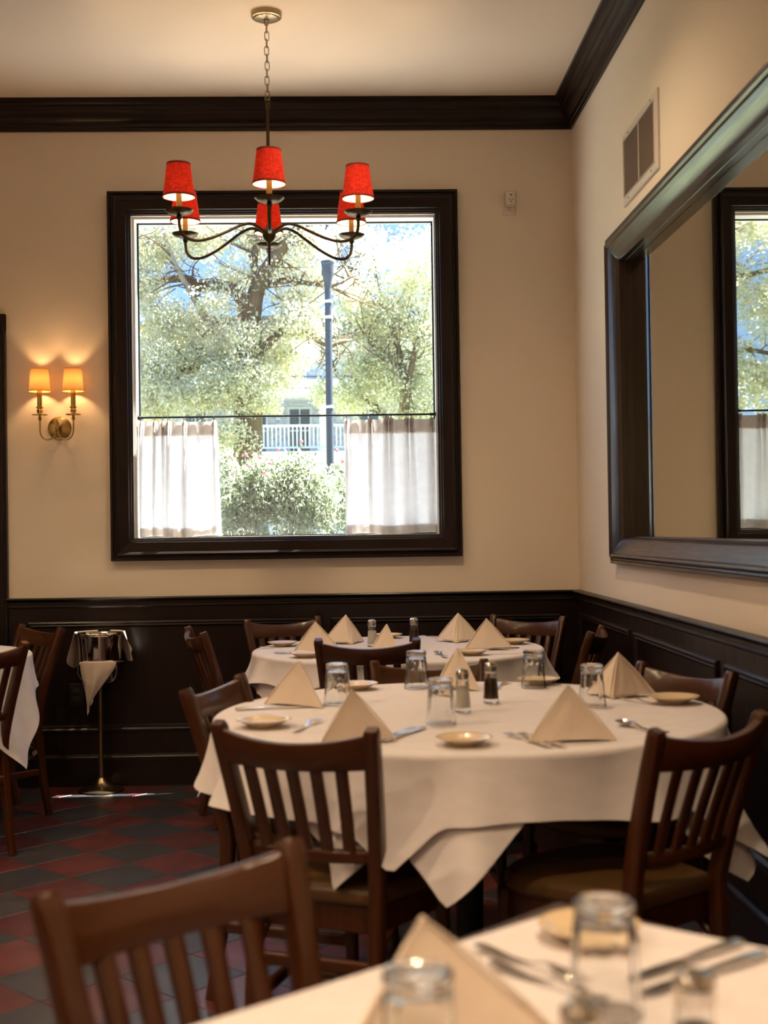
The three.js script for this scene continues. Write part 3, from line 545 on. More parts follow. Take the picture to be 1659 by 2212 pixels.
chairs.forEach(([a, b, tb, sy, label], i) => {
  const mx = (a[0] + b[0]) / 2, mz = (a[1] + b[1]) / 2, c = TABLES[tb]; let nx = -(b[1] - a[1]), nz = b[0] - a[0]; const l = Math.hypot(nx, nz); nx /= l; nz /= l;
  if (nx * (c[0] - mx) + nz * (c[1] - mz) < 0) { nx = -nx; nz = -nz; }
  const turn = Math.atan2(nx, nz), pos = [mx + nx * 0.30, 0, mz + nz * 0.30];
  const o = i ? dup(chair0, label, pos, turn) : chair0;
  o.position.set(...pos); o.rotation.y = turn; o.scale.y = sy; o.userData.group = 'slat-back dining chairs';
});

// ---------------------------------------------------------------- tables and tablecloths
const TT = 0.77;
function roundTable(key, r, label, square) {
  const [x, z] = TABLES[key], t = thing(square ? 'square_table' : 'round_table', label, 'table', [x, 0, z], square ?? 0);
  mesh('tabletop', square ? box(-r, r, 0.735, TT - 0.004, -r, r, 0.006) : latheC([[0, 0.735], [r - 0.006, 0.735], [r, 0.741], [r, TT - 0.01], [r - 0.006, TT - 0.004], [0, TT - 0.004]], 64), M.tabletop, t);
  mesh('pedestal', latheC([[0, 0.03], [0.06, 0.03], [0.06, 0.05], [0.042, 0.07], [0.038, 0.1], [0.038, 0.70], [0.09, 0.715], [0.12, 0.735], [0, 0.735]], 28), M.iron, t);
  for (let k = 0; k < 4; k++) { const a = k * Math.PI / 2 + 0.5, d = V(Math.cos(a), 0, Math.sin(a)); mesh('base_foot', bar(rrect(0.05, 0.03, 0.008), [V(0, 0.05, 0), d.clone().multiplyScalar(0.15).setY(0.045), d.clone().multiplyScalar(0.3).setY(0.022), d.clone().multiplyScalar(0.36).setY(0.012)], V(0, 1, 0), 0.8, [1, 1, 0.8, 0.7]), M.iron, t); }
}
function tablecloth(key, label, R, drop, o, dy = 0) { // R(angle), drop(angle); angle 0 = towards +x, 90 = towards +z (viewer)
  const [x, z] = TABLES[key], t = thing('tablecloth', label, 'tablecloth', [x, TT + dy, z]);
  const NT = 288, top = 14, edge = 5, NV = 26, rows = top + edge + NV, rad = 0.014;
  const fold = (a) => o.folds.reduce((s, [f, ph, k]) => s + k * Math.sin(f * a + ph), 0);
  const f = (u, v) => {
    const a = u * Math.PI * 2, j = Math.round(v * rows), r0 = R(a) + 0.004; let r, y;
    if (j <= top) { r = (r0 - rad) * j / top; y = 0.0004 * Math.sin(a * 3 + r * 20); }
    else if (j <= top + edge) { const b = (j - top) / edge * Math.PI / 2; r = r0 - rad + rad * Math.sin(b); y = -rad + rad * Math.cos(b); }
    else { const s = (j - top - edge) / NV, d = drop(a) * s; r = r0 + (o.flare ?? 0.10) * d * (0.4 + s) + fold(a) * Math.pow(d / 0.25, 0.85) * 0.62; const extra = (o.corner?.(a) ?? 0); r += extra * s * s; y = -rad - d; }
    return [r * Math.cos(a), y, r * Math.sin(a), a * 0.7, r - y];
  };
  const g = grid(NT, rows, f, true);
  const id = g.index.array; for (let i = 0; i < id.length; i += 3) { const q = id[i + 1]; id[i + 1] = id[i + 2]; id[i + 2] = q; }
  g.attributes.normal.array.forEach((n, i, arr) => { arr[i] = -n; });
  mesh('cloth', g, M.cloth, t);
  // stitched hem: a doubled strip along the lower edge
  const hem = grid(NT, 2, (u, v) => { const a = u * Math.PI * 2, s = [0.0, 0.5, 1][Math.round(v * 2)]; const d = drop(a), k = 1 - 0.018 / d * (1 - s), full = f(u, 1); const p = (() => { const dd = d * k; let r = R(a) + 0.004 + (o.flare ?? 0.10) * dd * (0.4 + k) + fold(a) * Math.pow(dd / 0.25, 0.85) * 0.62 + (o.corner?.(a) ?? 0) * k * k + 0.0014; return [r * Math.cos(a), -rad - dd - (s === 1 ? 0.001 : 0), r * Math.sin(a)]; })(); return [...p, full[3], s * 0.018]; }, true);
  mesh('hem', hem, M.cloth, t, 'stitched hem');
  return t;
}
const ang = (a, b) => { let d = (a - b) % (2 * Math.PI); if (d > Math.PI) d -= 2 * Math.PI; if (d < -Math.PI) d += 2 * Math.PI; return d; };
const sharp = (a, cs, r, base, k = 0.02) => { // hanging corners: 45 degree hems that meet in a point
  let m = base(a); for (const [c, tip] of cs) { const h = tip - Math.abs(ang(a, c)) * r * 0.95; const q = Math.max(0, k - Math.abs(h - m)) / k; m = Math.max(m, h) + q * q * k * 0.25; } return m;
};
const deg = Math.PI / 180;
roundTable('mid', 0.70, 'round restaurant table on a black pedestal base under the middle tablecloth');
const midFolds = [[13, 0.3, 0.05], [19, 1.2, 0.03], [7, 2.2, 0.045], [31, 0.2, 0.010]], backFolds = [[12, 0.9, 0.03], [19, 0.2, 0.022], [5, 1.2, 0.02], [31, 0.2, 0.006]];
tablecloth('mid', 'white top tablecloth over the large middle round table', () => 0.70,
  (a) => sharp(a, [[108 * deg, 0.235], [38 * deg, 0.28], [192 * deg, 0.25], [278 * deg, 0.30]], 0.72, (x) => 0.148 + 0.012 * Math.sin(3 * x + 0.4) + 0.008 * Math.sin(7 * x)),
  { folds: midFolds, flare: 0.17, corner: (a) => [108, 40, 278].reduce((s, c) => s + 0.03 * Math.exp(-((ang(a, c * deg) / 0.13) ** 2)), 0) });
tablecloth('mid', 'white undercloth whose pointed corner shows below the middle tablecloth', () => 0.694,
  (a) => sharp(a, [[99 * deg, 0.295], [119 * deg, 0.29], [40 * deg, 0.33], [192 * deg, 0.235], [278 * deg, 0.33]], 0.72, (x) => 0.105 + 0.012 * Math.sin(3 * x + 0.4)),
  { folds: midFolds, flare: 0.13, corner: (a) => 0.045 * Math.exp(-((ang(a, 99 * deg) / 0.12) ** 2)) - 0.03 * Math.exp(-((ang(a, 111 * deg) / 0.08) ** 2)) }, -0.0018);
roundTable('back', 0.62, 'round restaurant table on a black pedestal base under the tablecloth nearest the window');
tablecloth('back', 'white top tablecloth over the back round table below the window', () => 0.62,
  (a) => sharp(a, [[48 * deg, 0.20], [170 * deg, 0.20], [240 * deg, 0.2], [330 * deg, 0.22]], 0.64, (x) => 0.095 + 0.018 * Math.sin(2 * x + 1.1) + 0.010 * Math.sin(9 * x)),
  { folds: backFolds, flare: 0.24, corner: (a) => [48, 170, 240, 330].reduce((s, c) => s + 0.03 * Math.exp(-((ang(a, c * deg) / 0.16) ** 2)), 0) });
tablecloth('back', 'white undercloth hanging lower in the shade of the back tablecloth', () => 0.614,
  (a) => sharp(a, [[32 * deg, 0.38], [133 * deg, 0.33], [215 * deg, 0.33], [305 * deg, 0.36]], 0.64, (x) => 0.13 + 0.012 * Math.sin(3 * x + 1.1)),
  { folds: backFolds.map((f) => [f[0], f[1] + 0.4, f[2] * 0.6]), flare: 0.08 }, -0.0018);
roundTable('left', 0.60, 'round restaurant table under the tablecloth at the left edge of the photo');
{
  const t = tablecloth('left', 'white tablecloth at the left photo edge with a long tagged corner hanging down', () => 0.60,
    (a) => sharp(a, [[20 * deg, 0.43], [110 * deg, 0.38], [200 * deg, 0.38], [290 * deg, 0.38]], 0.60, (x) => 0.15 + 0.015 * Math.sin(3 * x)),
    { folds: [[13, 0.4, 0.014], [18, 1.0, 0.009]], flare: 0.1, corner: (a) => 0.03 * Math.exp(-((ang(a, 20 * deg) / 0.1) ** 2)) });
  mesh('care_tag', at(box(-0.011, 0.011, -0.009, 0.009, 0, 0.001), 0.688, -0.375, 0.262, 0.9, 0.0, 0.35), M.tag, t, 'small dark sewn label');
}
{ // square table in the foreground, one corner pointing at the window
  const h = 0.45, turn = 45 * deg;
  roundTable('front', h - 0.006, 'square restaurant table under the tablecloth in the foreground', 45 * deg);
  const KX = 1.10, KZ = 0.92, rad = (a0) => { const a = Math.atan2(Math.sin(a0) / KZ, Math.cos(a0) / KX), q = Math.hypot(Math.cos(a0) / KX, Math.sin(a0) / KZ), b = a + turn, c = Math.cos(b), s = Math.sin(b), n = 26; return 1 / q * h / Math.pow(Math.pow(Math.abs(c), n) + Math.pow(Math.abs(s), n), 1 / n); };
  tablecloth('front', 'white tablecloth over the square table in the foreground', rad,
    (a) => sharp(a, [[0, 0.34], [90 * deg, 0.34], [180 * deg, 0.34], [270 * deg, 0.34]], 0.6, () => 0.2), { folds: [[16, 0.4, 0.008], [23, 1, 0.005]], flare: 0.08 });
}

// ---------------------------------------------------------------- tableware
// folded napkin: a tent of three faces, the folded edges meeting in a rolled spine at the back
function makeNapkin(label) {
  const t = thing('folded_napkin', label, 'napkin');
  const A = V(0, 0.127, 0.004), L = V(-0.104, 0.0008, 0.034), Rt = V(0.104, 0.0008, 0.034), K = V(0.004, 0.0008, -0.07);
  const face = (a, b, c, bulge, off = 0, low = 1) => { // a apex
    const n = b.clone().sub(a).cross(c.clone().sub(a)).normalize();
    return grid(14, 14, (u, v) => { const k = v * low, p = a.clone().lerp(b.clone().lerp(c, u), k), w = 4 * u * (1 - u) * k; p.addScaledVector(n, bulge * w + 0.0016 * Math.sin(u * 11 + k * 6) * k * 4 * u * (1 - u) + off); p.y = Math.max(0.0006, p.y - (k > 0.93 ? -0.004 * 4 * u * (1 - u) * (k - 0.93) / 0.07 : 0)); return [p.x, p.y, p.z, u * 0.2, k * 0.15]; });
  };
  mesh('front_face', [face(A, L, Rt, 0.007)], M.napkin, t);
  mesh('side_face', [face(A, Rt, K, 0.006), face(A, Rt.clone().lerp(K, 0.28), K, 0.006, 0.0035, 0.96)], M.napkin, t);
  mesh('side_face', [face(A, K, L, 0.006), face(A, K, L.clone().lerp(K, 0.34), 0.006, 0.003, 0.94)], M.napkin, t);
  const roll = (P, Q, r, out) => { const pts = []; for (let i = 0; i <= 8; i++) { const k = i / 8, p = P.clone().lerp(Q, k); p.addScaledVector(out, 0.005 * Math.sin(k * Math.PI)); pts.push(p); } return bar(rrect(r * 2.2, r * 1.4, r * 0.65), pts, V(1, 0, 0.2), 1.5, pts.map((_, i) => 0.6 + 0.6 * i / 8)); };
  mesh('folded_spine', [roll(A, K, 0.0042, V(0, 0.6, -0.8)), roll(A.clone().add(V(0.002, -0.001, -0.001)), K.clone().add(V(0.010, 0, 0.004)), 0.0030, V(0.4, 0.5, -0.8))], M.napkin, t);
  mesh('folded_edge', [roll(A, L, 0.0026, V(-0.5, 0.5, 0.2)), roll(A, Rt, 0.0026, V(0.5, 0.5, 0.2))], M.napkin, t);
  return t;
}
const napkins = [ // x, z, turn in degrees (0: plain face to the viewer), scale, label
  [0.070, -1.285, 32, 0.99, 'pyramid-folded napkin behind the near left glass on the foreground table', 'fg'],
  [0.505, -1.205, 70, 1.06, 'folded napkin cut by the right edge of the photo on the foreground table', 'fg'],
  [-0.135, -3.80, -35, 1, 'pyramid-folded napkin at the left of the middle table, left of the first upturned glass', 'mid'],
  [0.012, -3.11, 26, 1.0, 'pyramid-folded napkin on the middle table just behind the chair back at its left front', 'mid'],
  [0.355, -4.13, 105, 1, 'narrow folded napkin seen edge-on between two glasses at the far side of the middle table', 'mid'],
  [0.530, -3.09, 4, 1.03, 'broad triangular napkin at the front right of the middle table, behind the pair of forks', 'mid'],
  [0.815, -3.86, 158, 1.02, 'napkin with a front crease at the right of the middle table beside a plate', 'mid'],
  [-0.125, -5.43, 12, 1, 'leftmost pyramid-folded napkin on the back table', 'back'],
  [0.005, -5.83, 205, 1, 'folded napkin with a front crease left of the salt shaker on the back table', 'back'],
  [0.165, -5.24, 100, 0.98, 'narrow napkin seen edge-on right of the salt shaker on the back table', 'back'],
  [0.508, -5.82, 172, 1, 'folded napkin right of the pepper shaker at the far side of the back table', 'back'],
  [0.590, -5.41, 6, 1.02, 'rightmost triangular napkin on the back table, in front of the corner chair', 'back'],
];
const nap0 = makeNapkin(napkins[0][4]);
napkins.forEach(([x, z, a, s, label], i) => { const o = i ? dup(nap0, label, [x, TT, z], a * deg) : nap0; o.position.set(x, TT + 0.0005, z); o.rotation.y = a * deg; o.scale.set(i === 0 ? s * 1.28 : s, s, i === 0 ? s * 1.2 : s); o.userData.group = 'folded white napkins'; });

function makeGlass(label) { // upturned paneled tumbler: thick base on top
  const t = thing('water_glass', label, 'glass');
  const out = [[0.0, 0.1165], [0.018, 0.1165], [0.022, 0.1185], [0.0290, 0.1185], [0.0318, 0.116], [0.0325, 0.112], [0.0318, 0.1075], [0.0308, 0.104], [0.0313, 0.1005], [0.0322, 0.096], [0.0345, 0.07], [0.0365, 0.045], [0.0385, 0.020], [0.0398, 0.004], [0.0395, 0.001], [0.0385, 0.0005]];
  const inn = [[0.0372, 0.001], [0.0370, 0.004], [0.0358, 0.02], [0.0336, 0.045], [0.0314, 0.07], [0.0290, 0.092], [0.0262, 0.099], [0.02, 0.1015], [0.0, 0.1025]];
  const pts = [...out, ...inn].reverse(), seg = 60, g = lathe(pts, seg), p = g.attributes.position;
  for (let i = 0; i < p.count; i++) { const x = p.getX(i), y = p.getY(i), z = p.getZ(i), r = Math.hypot(x, z), a = Math.atan2(z, x); if (y > 0.012 && y < 0.1 && r > 0.02) { const w = smooth(0.012, 0.03, y) * (1 - smooth(0.09, 0.1, y)); const k = 1 - 0.06 * w * Math.abs(Math.cos(a * 5)); p.setX(i, x * k); p.setZ(i, z * k); } }
  g.computeVertexNormals();
  mesh('tumbler', g, M.glass, t);
  return t;
}
const glasses = [
  [0.060, -1.153, 'nearest upturned glass, cut by the bottom edge of the photo'],
  [0.266, -1.352, 'tall upturned water glass in front of the plate on the foreground table'],
  [-0.026, -3.81, 'leftmost upturned glass on the middle table, right of the left napkin'],
  [0.226, -4.15, 'upturned glass at the far side of the middle table, second from its left'],
  [0.247, -3.385, 'upturned glass left of the salt shaker near the middle of the middle table'],
  [0.595, -4.10, 'upturned glass standing before a plate, right of the pepper shaker on the middle table'],
  [0.697, -3.66, 'rightmost upturned glass, beside the creased napkin on the middle table'],
];
const glass0 = makeGlass(glasses[0][2]);
glasses.forEach(([x, z, label], i) => { const o = i ? dup(glass0, label, [x, TT, z], i * 0.7) : glass0; o.position.set(x, TT + 0.0006, z); o.userData.group = 'upturned water glasses'; });

function makePlate(label) {
  const t = thing('bread_plate', label, 'plate');
  mesh('plate_body', latheC([[0, 0.004], [0.036, 0.004], [0.042, 0.006], [0.060, 0.0145], [0.0715, 0.0195], [0.0735, 0.0205], [0.0738, 0.0222], [0.072, 0.0226], [0.062, 0.0182], [0.050, 0.0105], [0.040, 0.0085], [0, 0.0082]].reverse().map(([r, y]) => [r, y]), 56, 0.8), M.china, t);
  mesh('foot_ring', latheC([[0.030, 0.0], [0.034, 0.0], [0.036, 0.005], [0.028, 0.005], [0.030, 0.0]], 48), M.china, t);
  return t;
}
const plates = [
  [0.297, -1.602, 'cream plate behind the glass at the back corner of the foreground table'],
  [-0.215, -3.385, 'cream bread plate at the left front of the middle table'],
  [0.275, -3.045, 'cream bread plate at the front edge of the middle table, between two napkins'],
  [0.935, -3.685, 'cream bread plate at the right edge of the middle table beside the creased napkin'],
  [0.035, -4.145, 'bread plate partly hidden behind the leftmost glass on the middle table'],
  [0.625, -4.19, 'bread plate behind the glass at the far right side of the middle table'],
  [-0.275, -5.73, 'bread plate at the left end of the back table'],
  [0.200, -6.06, 'bread plate at the far edge of the back table beside the pepper shaker'],
  [-0.160, -5.215, 'bread plate at the left front of the back table, beside the dark chair back'],
  [0.508, -5.19, 'bread plate with a knife across it at the front right of the back table'],
  [0.738, -5.65, 'bread plate at the right end of the back table by the corner chair'],
];
const plate0 = makePlate(plates[0][2]);
plates.forEach(([x, z, label], i) => { const o = i ? dup(plate0, label, [x, TT, z], 0) : plate0; o.position.set(x, TT + 0.0006, z); o.scale.setScalar(i === 0 ? 0.86 : i === 1 || i === 3 ? 1 : 0.92); o.userData.group = 'cream bread plates'; });

function makeShaker(name, label, fill, fillName, cat) {
  const t = thing(name, label, cat);
  const out = [[0.0, 0.0], [0.0205, 0.0], [0.0222, 0.003], [0.0222, 0.014], [0.0215, 0.03], [0.0195, 0.06], [0.0175, 0.082], [0.0165, 0.088], [0.0160, 0.092]];
  const inn = [[0.0140, 0.092], [0.0145, 0.086], [0.0160, 0.076], [0.0178, 0.058], [0.0195, 0.03], [0.0200, 0.016], [0.0180, 0.0125], [0.0, 0.012]];
  const flute = (g, w) => { const p = g.attributes.position; for (let i = 0; i < p.count; i++) { const x = p.getX(i), z = p.getZ(i), y = p.getY(i), a = Math.atan2(z, x), k = 1 - w * smooth(0.01, 0.025, y) * (1 - smooth(0.07, 0.088, y)) * Math.abs(Math.sin(a * 4)); p.setX(i, x * k); p.setZ(i, z * k); } g.computeVertexNormals(); return g; };
  mesh('glass_body', flute(lathe([...out, ...inn], 48), 0.05), M.glass, t);
  mesh(fillName, lathe([[0, 0.0126], [0.0184, 0.013], [0.0207, 0.0165], [0.0202, 0.03], [0.0186, 0.056], [0.0172, 0.070], [0.0, 0.0725]], 40), fill, t);
  const cap = latheC([[0.0168, 0.089], [0.0182, 0.089], [0.0184, 0.093], [0.0176, 0.0955], [0.0180, 0.098], [0.0184, 0.106], [0.0172, 0.112], [0.0135, 0.1165], [0.007, 0.1185], [0, 0.119]], 36, 0.6);
  mesh('metal_cap', cap, M.steel, t);
  return t;
}
const salt0 = makeShaker('salt_shaker', 'salt shaker at the bottom edge of the photo, between the two foreground glasses', M.salt, 'salt_fill', 'salt shaker');
salt0.position.set(0.190, TT + 0.0006, -1.068);
dup(salt0, 'salt shaker beside the pepper in the centre of the middle table', [0.323, TT + 0.0006, -3.592], 0.3);
dup(salt0, 'glass salt shaker with a metal cap on the back table, between two napkins', [0.117, TT + 0.0006, -5.63], 0.3);
const pep0 = makeShaker('pepper_shaker', 'dark pepper shaker with a metal cap on the foreground table', M.pepper, 'pepper_fill', 'pepper shaker');
pep0.position.set(0.302, TT + 0.0006, -1.134);
dup(pep0, 'dark pepper shaker beside the salt in the centre of the middle table', [0.421, TT + 0.0006, -3.765], 0.5);
dup(pep0, 'dark pepper shaker with a metal cap on the back table near the window', [0.302, TT + 0.0006, -5.70], 0.5);

// cutlery, 20 cm long, handle towards -z, head towards +z
function outlineShape(pts) { const s = new THREE.Shape(); s.moveTo(pts[0][0], pts[0][1]); s.splineThru(pts.slice(1).map((p) => new THREE.Vector2(...p))); return s; }
function plateMetal(half, y) { // symmetric outline from [halfwidth, z] pairs, bent by y(z)
  const n = half.length, sec = rrect(1, 1, 0.32, 2);
  return sweep(sec, half.map(([w, z, th], i) => { const z0 = half[Math.max(0, i - 1)][1], z1 = half[Math.min(n - 1, i + 1)][1], d = V(0, y(z1) - y(z0), z1 - z0).normalize(), a = V(1, 0, 0); return { p: V(0, y(z), z), a, b: d.clone().cross(a), s: 2 * w, t: th ?? 0.0022 }; }), 0.9);
}
const HANDLE = [[0.004, -0.1], [0.0085, -0.098], [0.0105, -0.09], [0.0098, -0.07], [0.0068, -0.035], [0.0042, 0.0], [0.0036, 0.02, 0.003], [0.0042, 0.034, 0.003]];
const bend = (z) => 0.0035 + 0.006 * Math.exp(-(((z + 0.1) / 0.05) ** 2)) + 0.009 * Math.exp(-(((z - 0.035) / 0.028) ** 2));
function makeFork(label) {
  const t = thing('fork', label, 'fork');
  mesh('handle', plateMetal(HANDLE, bend), M.steel, t);
  const yb = (z) => 0.0035 + 0.009 * Math.exp(-(((z - 0.035) / 0.028) ** 2)) + 0.004 * smooth(0.075, 0.1, z);
  mesh('tines', [plateMetal([[0.0042, 0.034, 0.003], [0.0075, 0.044], [0.0112, 0.054], [0.0118, 0.060]], yb), ...[-1.5, -0.5, 0.5, 1.5].map((k) => plateMetal([[0.0021, 0.057], [0.0019, 0.07], [0.0016, 0.088], [0.0008, 0.1]], yb).translate(k * 0.0063, 0, 0))], M.steel, t);
  return t;
}
function makeKnife(label) {
  const t = thing('table_knife', label, 'knife');
  mesh('handle', plateMetal([[0.004, -0.1, 0.004], [0.0085, -0.097, 0.006], [0.0092, -0.08, 0.007], [0.0075, -0.03, 0.006], [0.006, 0.004, 0.005], [0.0072, 0.008, 0.005]], () => 0.0045), M.steel, t);
  mesh('blade', plateMetal([[0.0060, 0.008, 0.003], [0.0092, 0.03, 0.002], [0.0098, 0.06, 0.0016], [0.0088, 0.09, 0.0014], [0.005, 0.107, 0.0012], [0.001, 0.112, 0.001]], () => 0.0042), M.steel, t);
  return t;
}
function makeSpoon(label) {
  const t = thing('spoon', label, 'spoon');
  mesh('handle', plateMetal(HANDLE, bend), M.steel, t);
  const bowl = (lift) => grid(20, 12, (u, v) => { const a = u * Math.PI * 2, r = v, x = 0.0185 * r * Math.sin(a) * (1 - 0.14 * Math.cos(a)), z = 0.066 + 0.031 * r * -Math.cos(a); return [x, 0.0018 + lift + 0.0085 * r * r + 0.003 * Math.exp(-(((z - 0.035) / 0.012) ** 2)), z]; }, true);
  const inner = bowl(0.0012), outer = bowl(0); const id = inner.index.array; for (let i = 0; i < id.length; i += 3) { const q = id[i + 1]; id[i + 1] = id[i + 2]; id[i + 2] = q; } inner.attributes.normal.array.forEach((n, i, r) => { r[i] = -n; });
  mesh('bowl', [inner, outer], M.steel, t);
  return t;
}
const protoCut = {}, makeCut = { fork: makeFork, knife: makeKnife, spoon: makeSpoon };
const cutlery = [ // kind, handle end x z, head end x z, label, height above the cloth
  ['fork', 0.152, -1.566, 0.262, -1.440, 'fork on the foreground table, the farther of the two left of the tall glass'],
  ['fork', 0.162, -1.503, 0.272, -1.378, 'fork on the foreground table, the nearer of the two left of the tall glass'],
  ['knife', 0.475, -1.566, 0.322, -1.450, 'table knife on the foreground table, the farther of the two right of the tall glass'],
  ['knife', 0.490, -1.518, 0.320, -1.400, 'table knife on the foreground table, just behind the pepper shaker'],
  ['knife', -0.315, -3.70, -0.115, -3.735, 'table knife lying in front of the left napkin on the middle table'],
  ['fork', -0.135, -3.27, -0.07, -3.47, 'fork between the left plate and the front left napkin on the middle table'],
  ['knife', 0.055, -3.10, 0.168, -3.29, 'table knife right of the front left napkin, the left of two on the middle table'],
  ['knife', 0.090, -3.10, 0.195, -3.30, 'table knife right of the front left napkin, the right of two on the middle table'],
  ['fork', 0.468, -2.975, 0.392, -3.165, 'fork in front of the broad napkin on the middle table, the left of the pair'],
  ['fork', 0.498, -2.975, 0.425, -3.165, 'fork in front of the broad napkin on the middle table, the right of the pair'],
  ['spoon', 0.770, -3.10, 0.695, -3.315, 'spoon on the middle table pointing its handle at the right front chair'],
  ['fork', 0.90, -3.63, 0.805, -3.775, 'fork lying before the creased napkin at the right of the middle table'],
  ['spoon', 0.53, -4.235, 0.455, -4.06, 'spoon at the far side of the middle table, left of the far right glass'],
  ['spoon', 0.392, -5.07, 0.372, -5.27, 'spoon with its bowl up in the middle of the back table'],
  ['fork', -0.375, -5.62, -0.205, -5.72, 'fork at the left end of the back table, beside the left plate'],
  ['knife', -0.295, -5.39, -0.115, -5.33, 'table knife in front of the leftmost napkin on the back table'],
  ['fork', 0.46, -6.02, 0.315, -6.09, 'fork at the far edge of the back table, right of the pepper shaker'],
  ['knife', 0.700, -5.21, 0.498, -5.21, 'table knife resting across the front right plate on the back table', 0.019],
];
cutlery.forEach(([kind, x0, z0, x1, z1, label, up = 0]) => {
  const turn = Math.atan2(x1 - x0, z1 - z0), pos = [(x0 + x1) / 2, TT + 0.0008 + up, (z0 + z1) / 2];
  const o = protoCut[kind] ? dup(protoCut[kind], label, pos, turn) : (protoCut[kind] = makeCut[kind](label)); o.position.set(...pos); o.rotation.y = turn; o.scale.setScalar(Math.hypot(x1 - x0, z1 - z0) / 0.2); o.userData.group = 'cutlery laid on the tables';
});

// ---------------------------------------------------------------- ice bucket on its stand
{
  const x = -1.222, z = -6.505;
  const st = thing('bucket_stand', 'slender metal pedestal stand by the back wall holding the ice bucket', 'stand', [x, 0, z]);
  mesh('base', latheC([[0, 0.0], [0.108, 0.0], [0.112, 0.004], [0.110, 0.009], [0.085, 0.015], [0.05, 0.026], [0.030, 0.043], [0.022, 0.058], [0.016, 0.066], [0, 0.066]], 48), M.nickel, st);
  mesh('stem', latheC([[0, 0.06], [0.0125, 0.06], [0.0125, 0.528], [0.02, 0.536], [0.03, 0.545], [0.03, 0.548], [0, 0.548]], 24), M.nickel, st);
  mesh('ring', at(new THREE.TorusGeometry(0.109, 0.0055, 10, 56).rotateX(Math.PI / 2), 0, 0.640, 0), M.chrome, st);
  for (let k = 0; k < 3; k++) { const a = k * 2.094 + 0.6; mesh('ring_arm', tube([V(0.015 * Math.cos(a), 0.543, 0.015 * Math.sin(a)), V(0.075 * Math.cos(a), 0.546, 0.075 * Math.sin(a)), V(0.108 * Math.cos(a), 0.58, 0.108 * Math.sin(a)), V(0.109 * Math.cos(a), 0.638, 0.109 * Math.sin(a))], 0.0045, 24, 7), M.chrome, st); }
  const bk = thing('ice_bucket', 'shiny metal ice bucket on a stand against the back wall', 'ice bucket', [x, 0.5505, z]);
  mesh('bucket_body', latheC([[0, 0], [0.066, 0], [0.073, 0.005], [0.0768, 0.02], [0.0870, 0.088], [0.0895, 0.1], [0.0965, 0.205], [0.0985, 0.222], [0.1025, 0.226], [0.1035, 0.23], [0.1025, 0.234], [0.0995, 0.232], [0.0955, 0.222], [0.0930, 0.2], [0.084, 0.088], [0.073, 0.012], [0, 0.008]], 64, 0.5), M.chrome, bk);
  bk.scale.set(1.14, 1, 1.14);
  // two linen napkins: one over the rim, one threaded through the ring
  const nw = thing('bucket_napkin', 'white napkin draped over both sides of the ice bucket rim', 'napkin', [x, 0.7855, z]);
  const drape = (a0, a1, len, tip) => grid(22, 22, (u, v) => {
    const a = a0 + (a1 - a0) * u, q = Math.abs(u - 0.5) * 2, k = v; let r, Y;
    if (k < 0.22) { const w = k / 0.22; r = 0.088 + 0.0205 * Math.sin(w * Math.PI / 2); Y = -0.028 + 0.033 * Math.sin(w * Math.PI * 0.6); }
    else { const w = (k - 0.22) / 0.78, l = len * (1 - tip * q * q); r = 0.1085 + 0.030 * w + 0.006 * Math.sin(u * 13) * w; Y = 0.0034 - l * w; }
    const am = (a0 + a1) / 2, aa = k > 0.22 ? am + (a - am) * (1 - 0.35 * (k - 0.22)) : a;
    return [r * Math.cos(aa), Y, r * Math.sin(aa), u * 0.14, v * 0.2];
  });
  mesh('left_drape', drape(2.75, 4.45, 0.185, 0.35), M.napkin, nw); mesh('right_drape', drape(-1.3, 0.25, 0.155, 0.45), M.napkin, nw);
  nw.scale.set(1.14, 1, 1.14);
  mesh('inner_drape', grid(10, 12, (u, v) => { const k = (v - 0.5) * 2; return [k * 0.080, -0.02 - 0.075 * (1 - k * k), (u - 0.5) * 0.1 * (1 - 0.2 * k * k), u * 0.1, v * 0.2]; }), M.napkin, nw);
  const nt = thing('bucket_napkin', 'white napkin hanging in a point below the ice bucket, in front of the stand', 'napkin', [x, 0.640, z]);
  nt.scale.set(1.13, 1, 1.13);
  mesh('front_point', [0, 1].map((layer) => grid(20, 22, (u, v) => { const k = v, a = -2.35 + 1.55 * u + layer * 0.10, r = 0.1035 + 0.004 * Math.sin(u * 14 + layer) * (0.4 + k) + layer * 0.003; const tipx = -0.040 + layer * 0.016, X0 = r * Math.cos(a), Z0 = -r * Math.sin(a); const len = (0.262 - layer * 0.05) * k, t = smooth(0, 1, k); return [X0 * (1 - t) + tipx * t * (1 - 0.0) + (u - 0.5) * 0.008 * t, 0.007 - len * (0.55 + 0.45 * (1 - Math.abs(u - 0.42) * 0.3)), Z0 * (1 - 0.12 * t) + 0.0, u * 0.2, v * 0.27]; })), M.napkin, nt);
  mesh('ring_fold', grid(20, 6, (u, v) => { const a = -2.42 + 1.75 * u, q = v * Math.PI * 1.3 - 0.4, r = 0.0965 + 0.0085 * Math.cos(q); return [r * Math.cos(a), 0.0085 * Math.sin(q), -r * Math.sin(a), u * 0.2, v * 0.03]; }), M.napkin, nt);
}
// ---------------------------------------------------------------- outside the window
{
  const g = struct('ground', box(-70, 70, -0.4, -0.12, -120, ZB - TB - 0.02), M.lawn);
  struct('sidewalk', box(-30, 30, -0.119, -0.08, -10.6, ZB - TB - 0.02), M.paving);
}
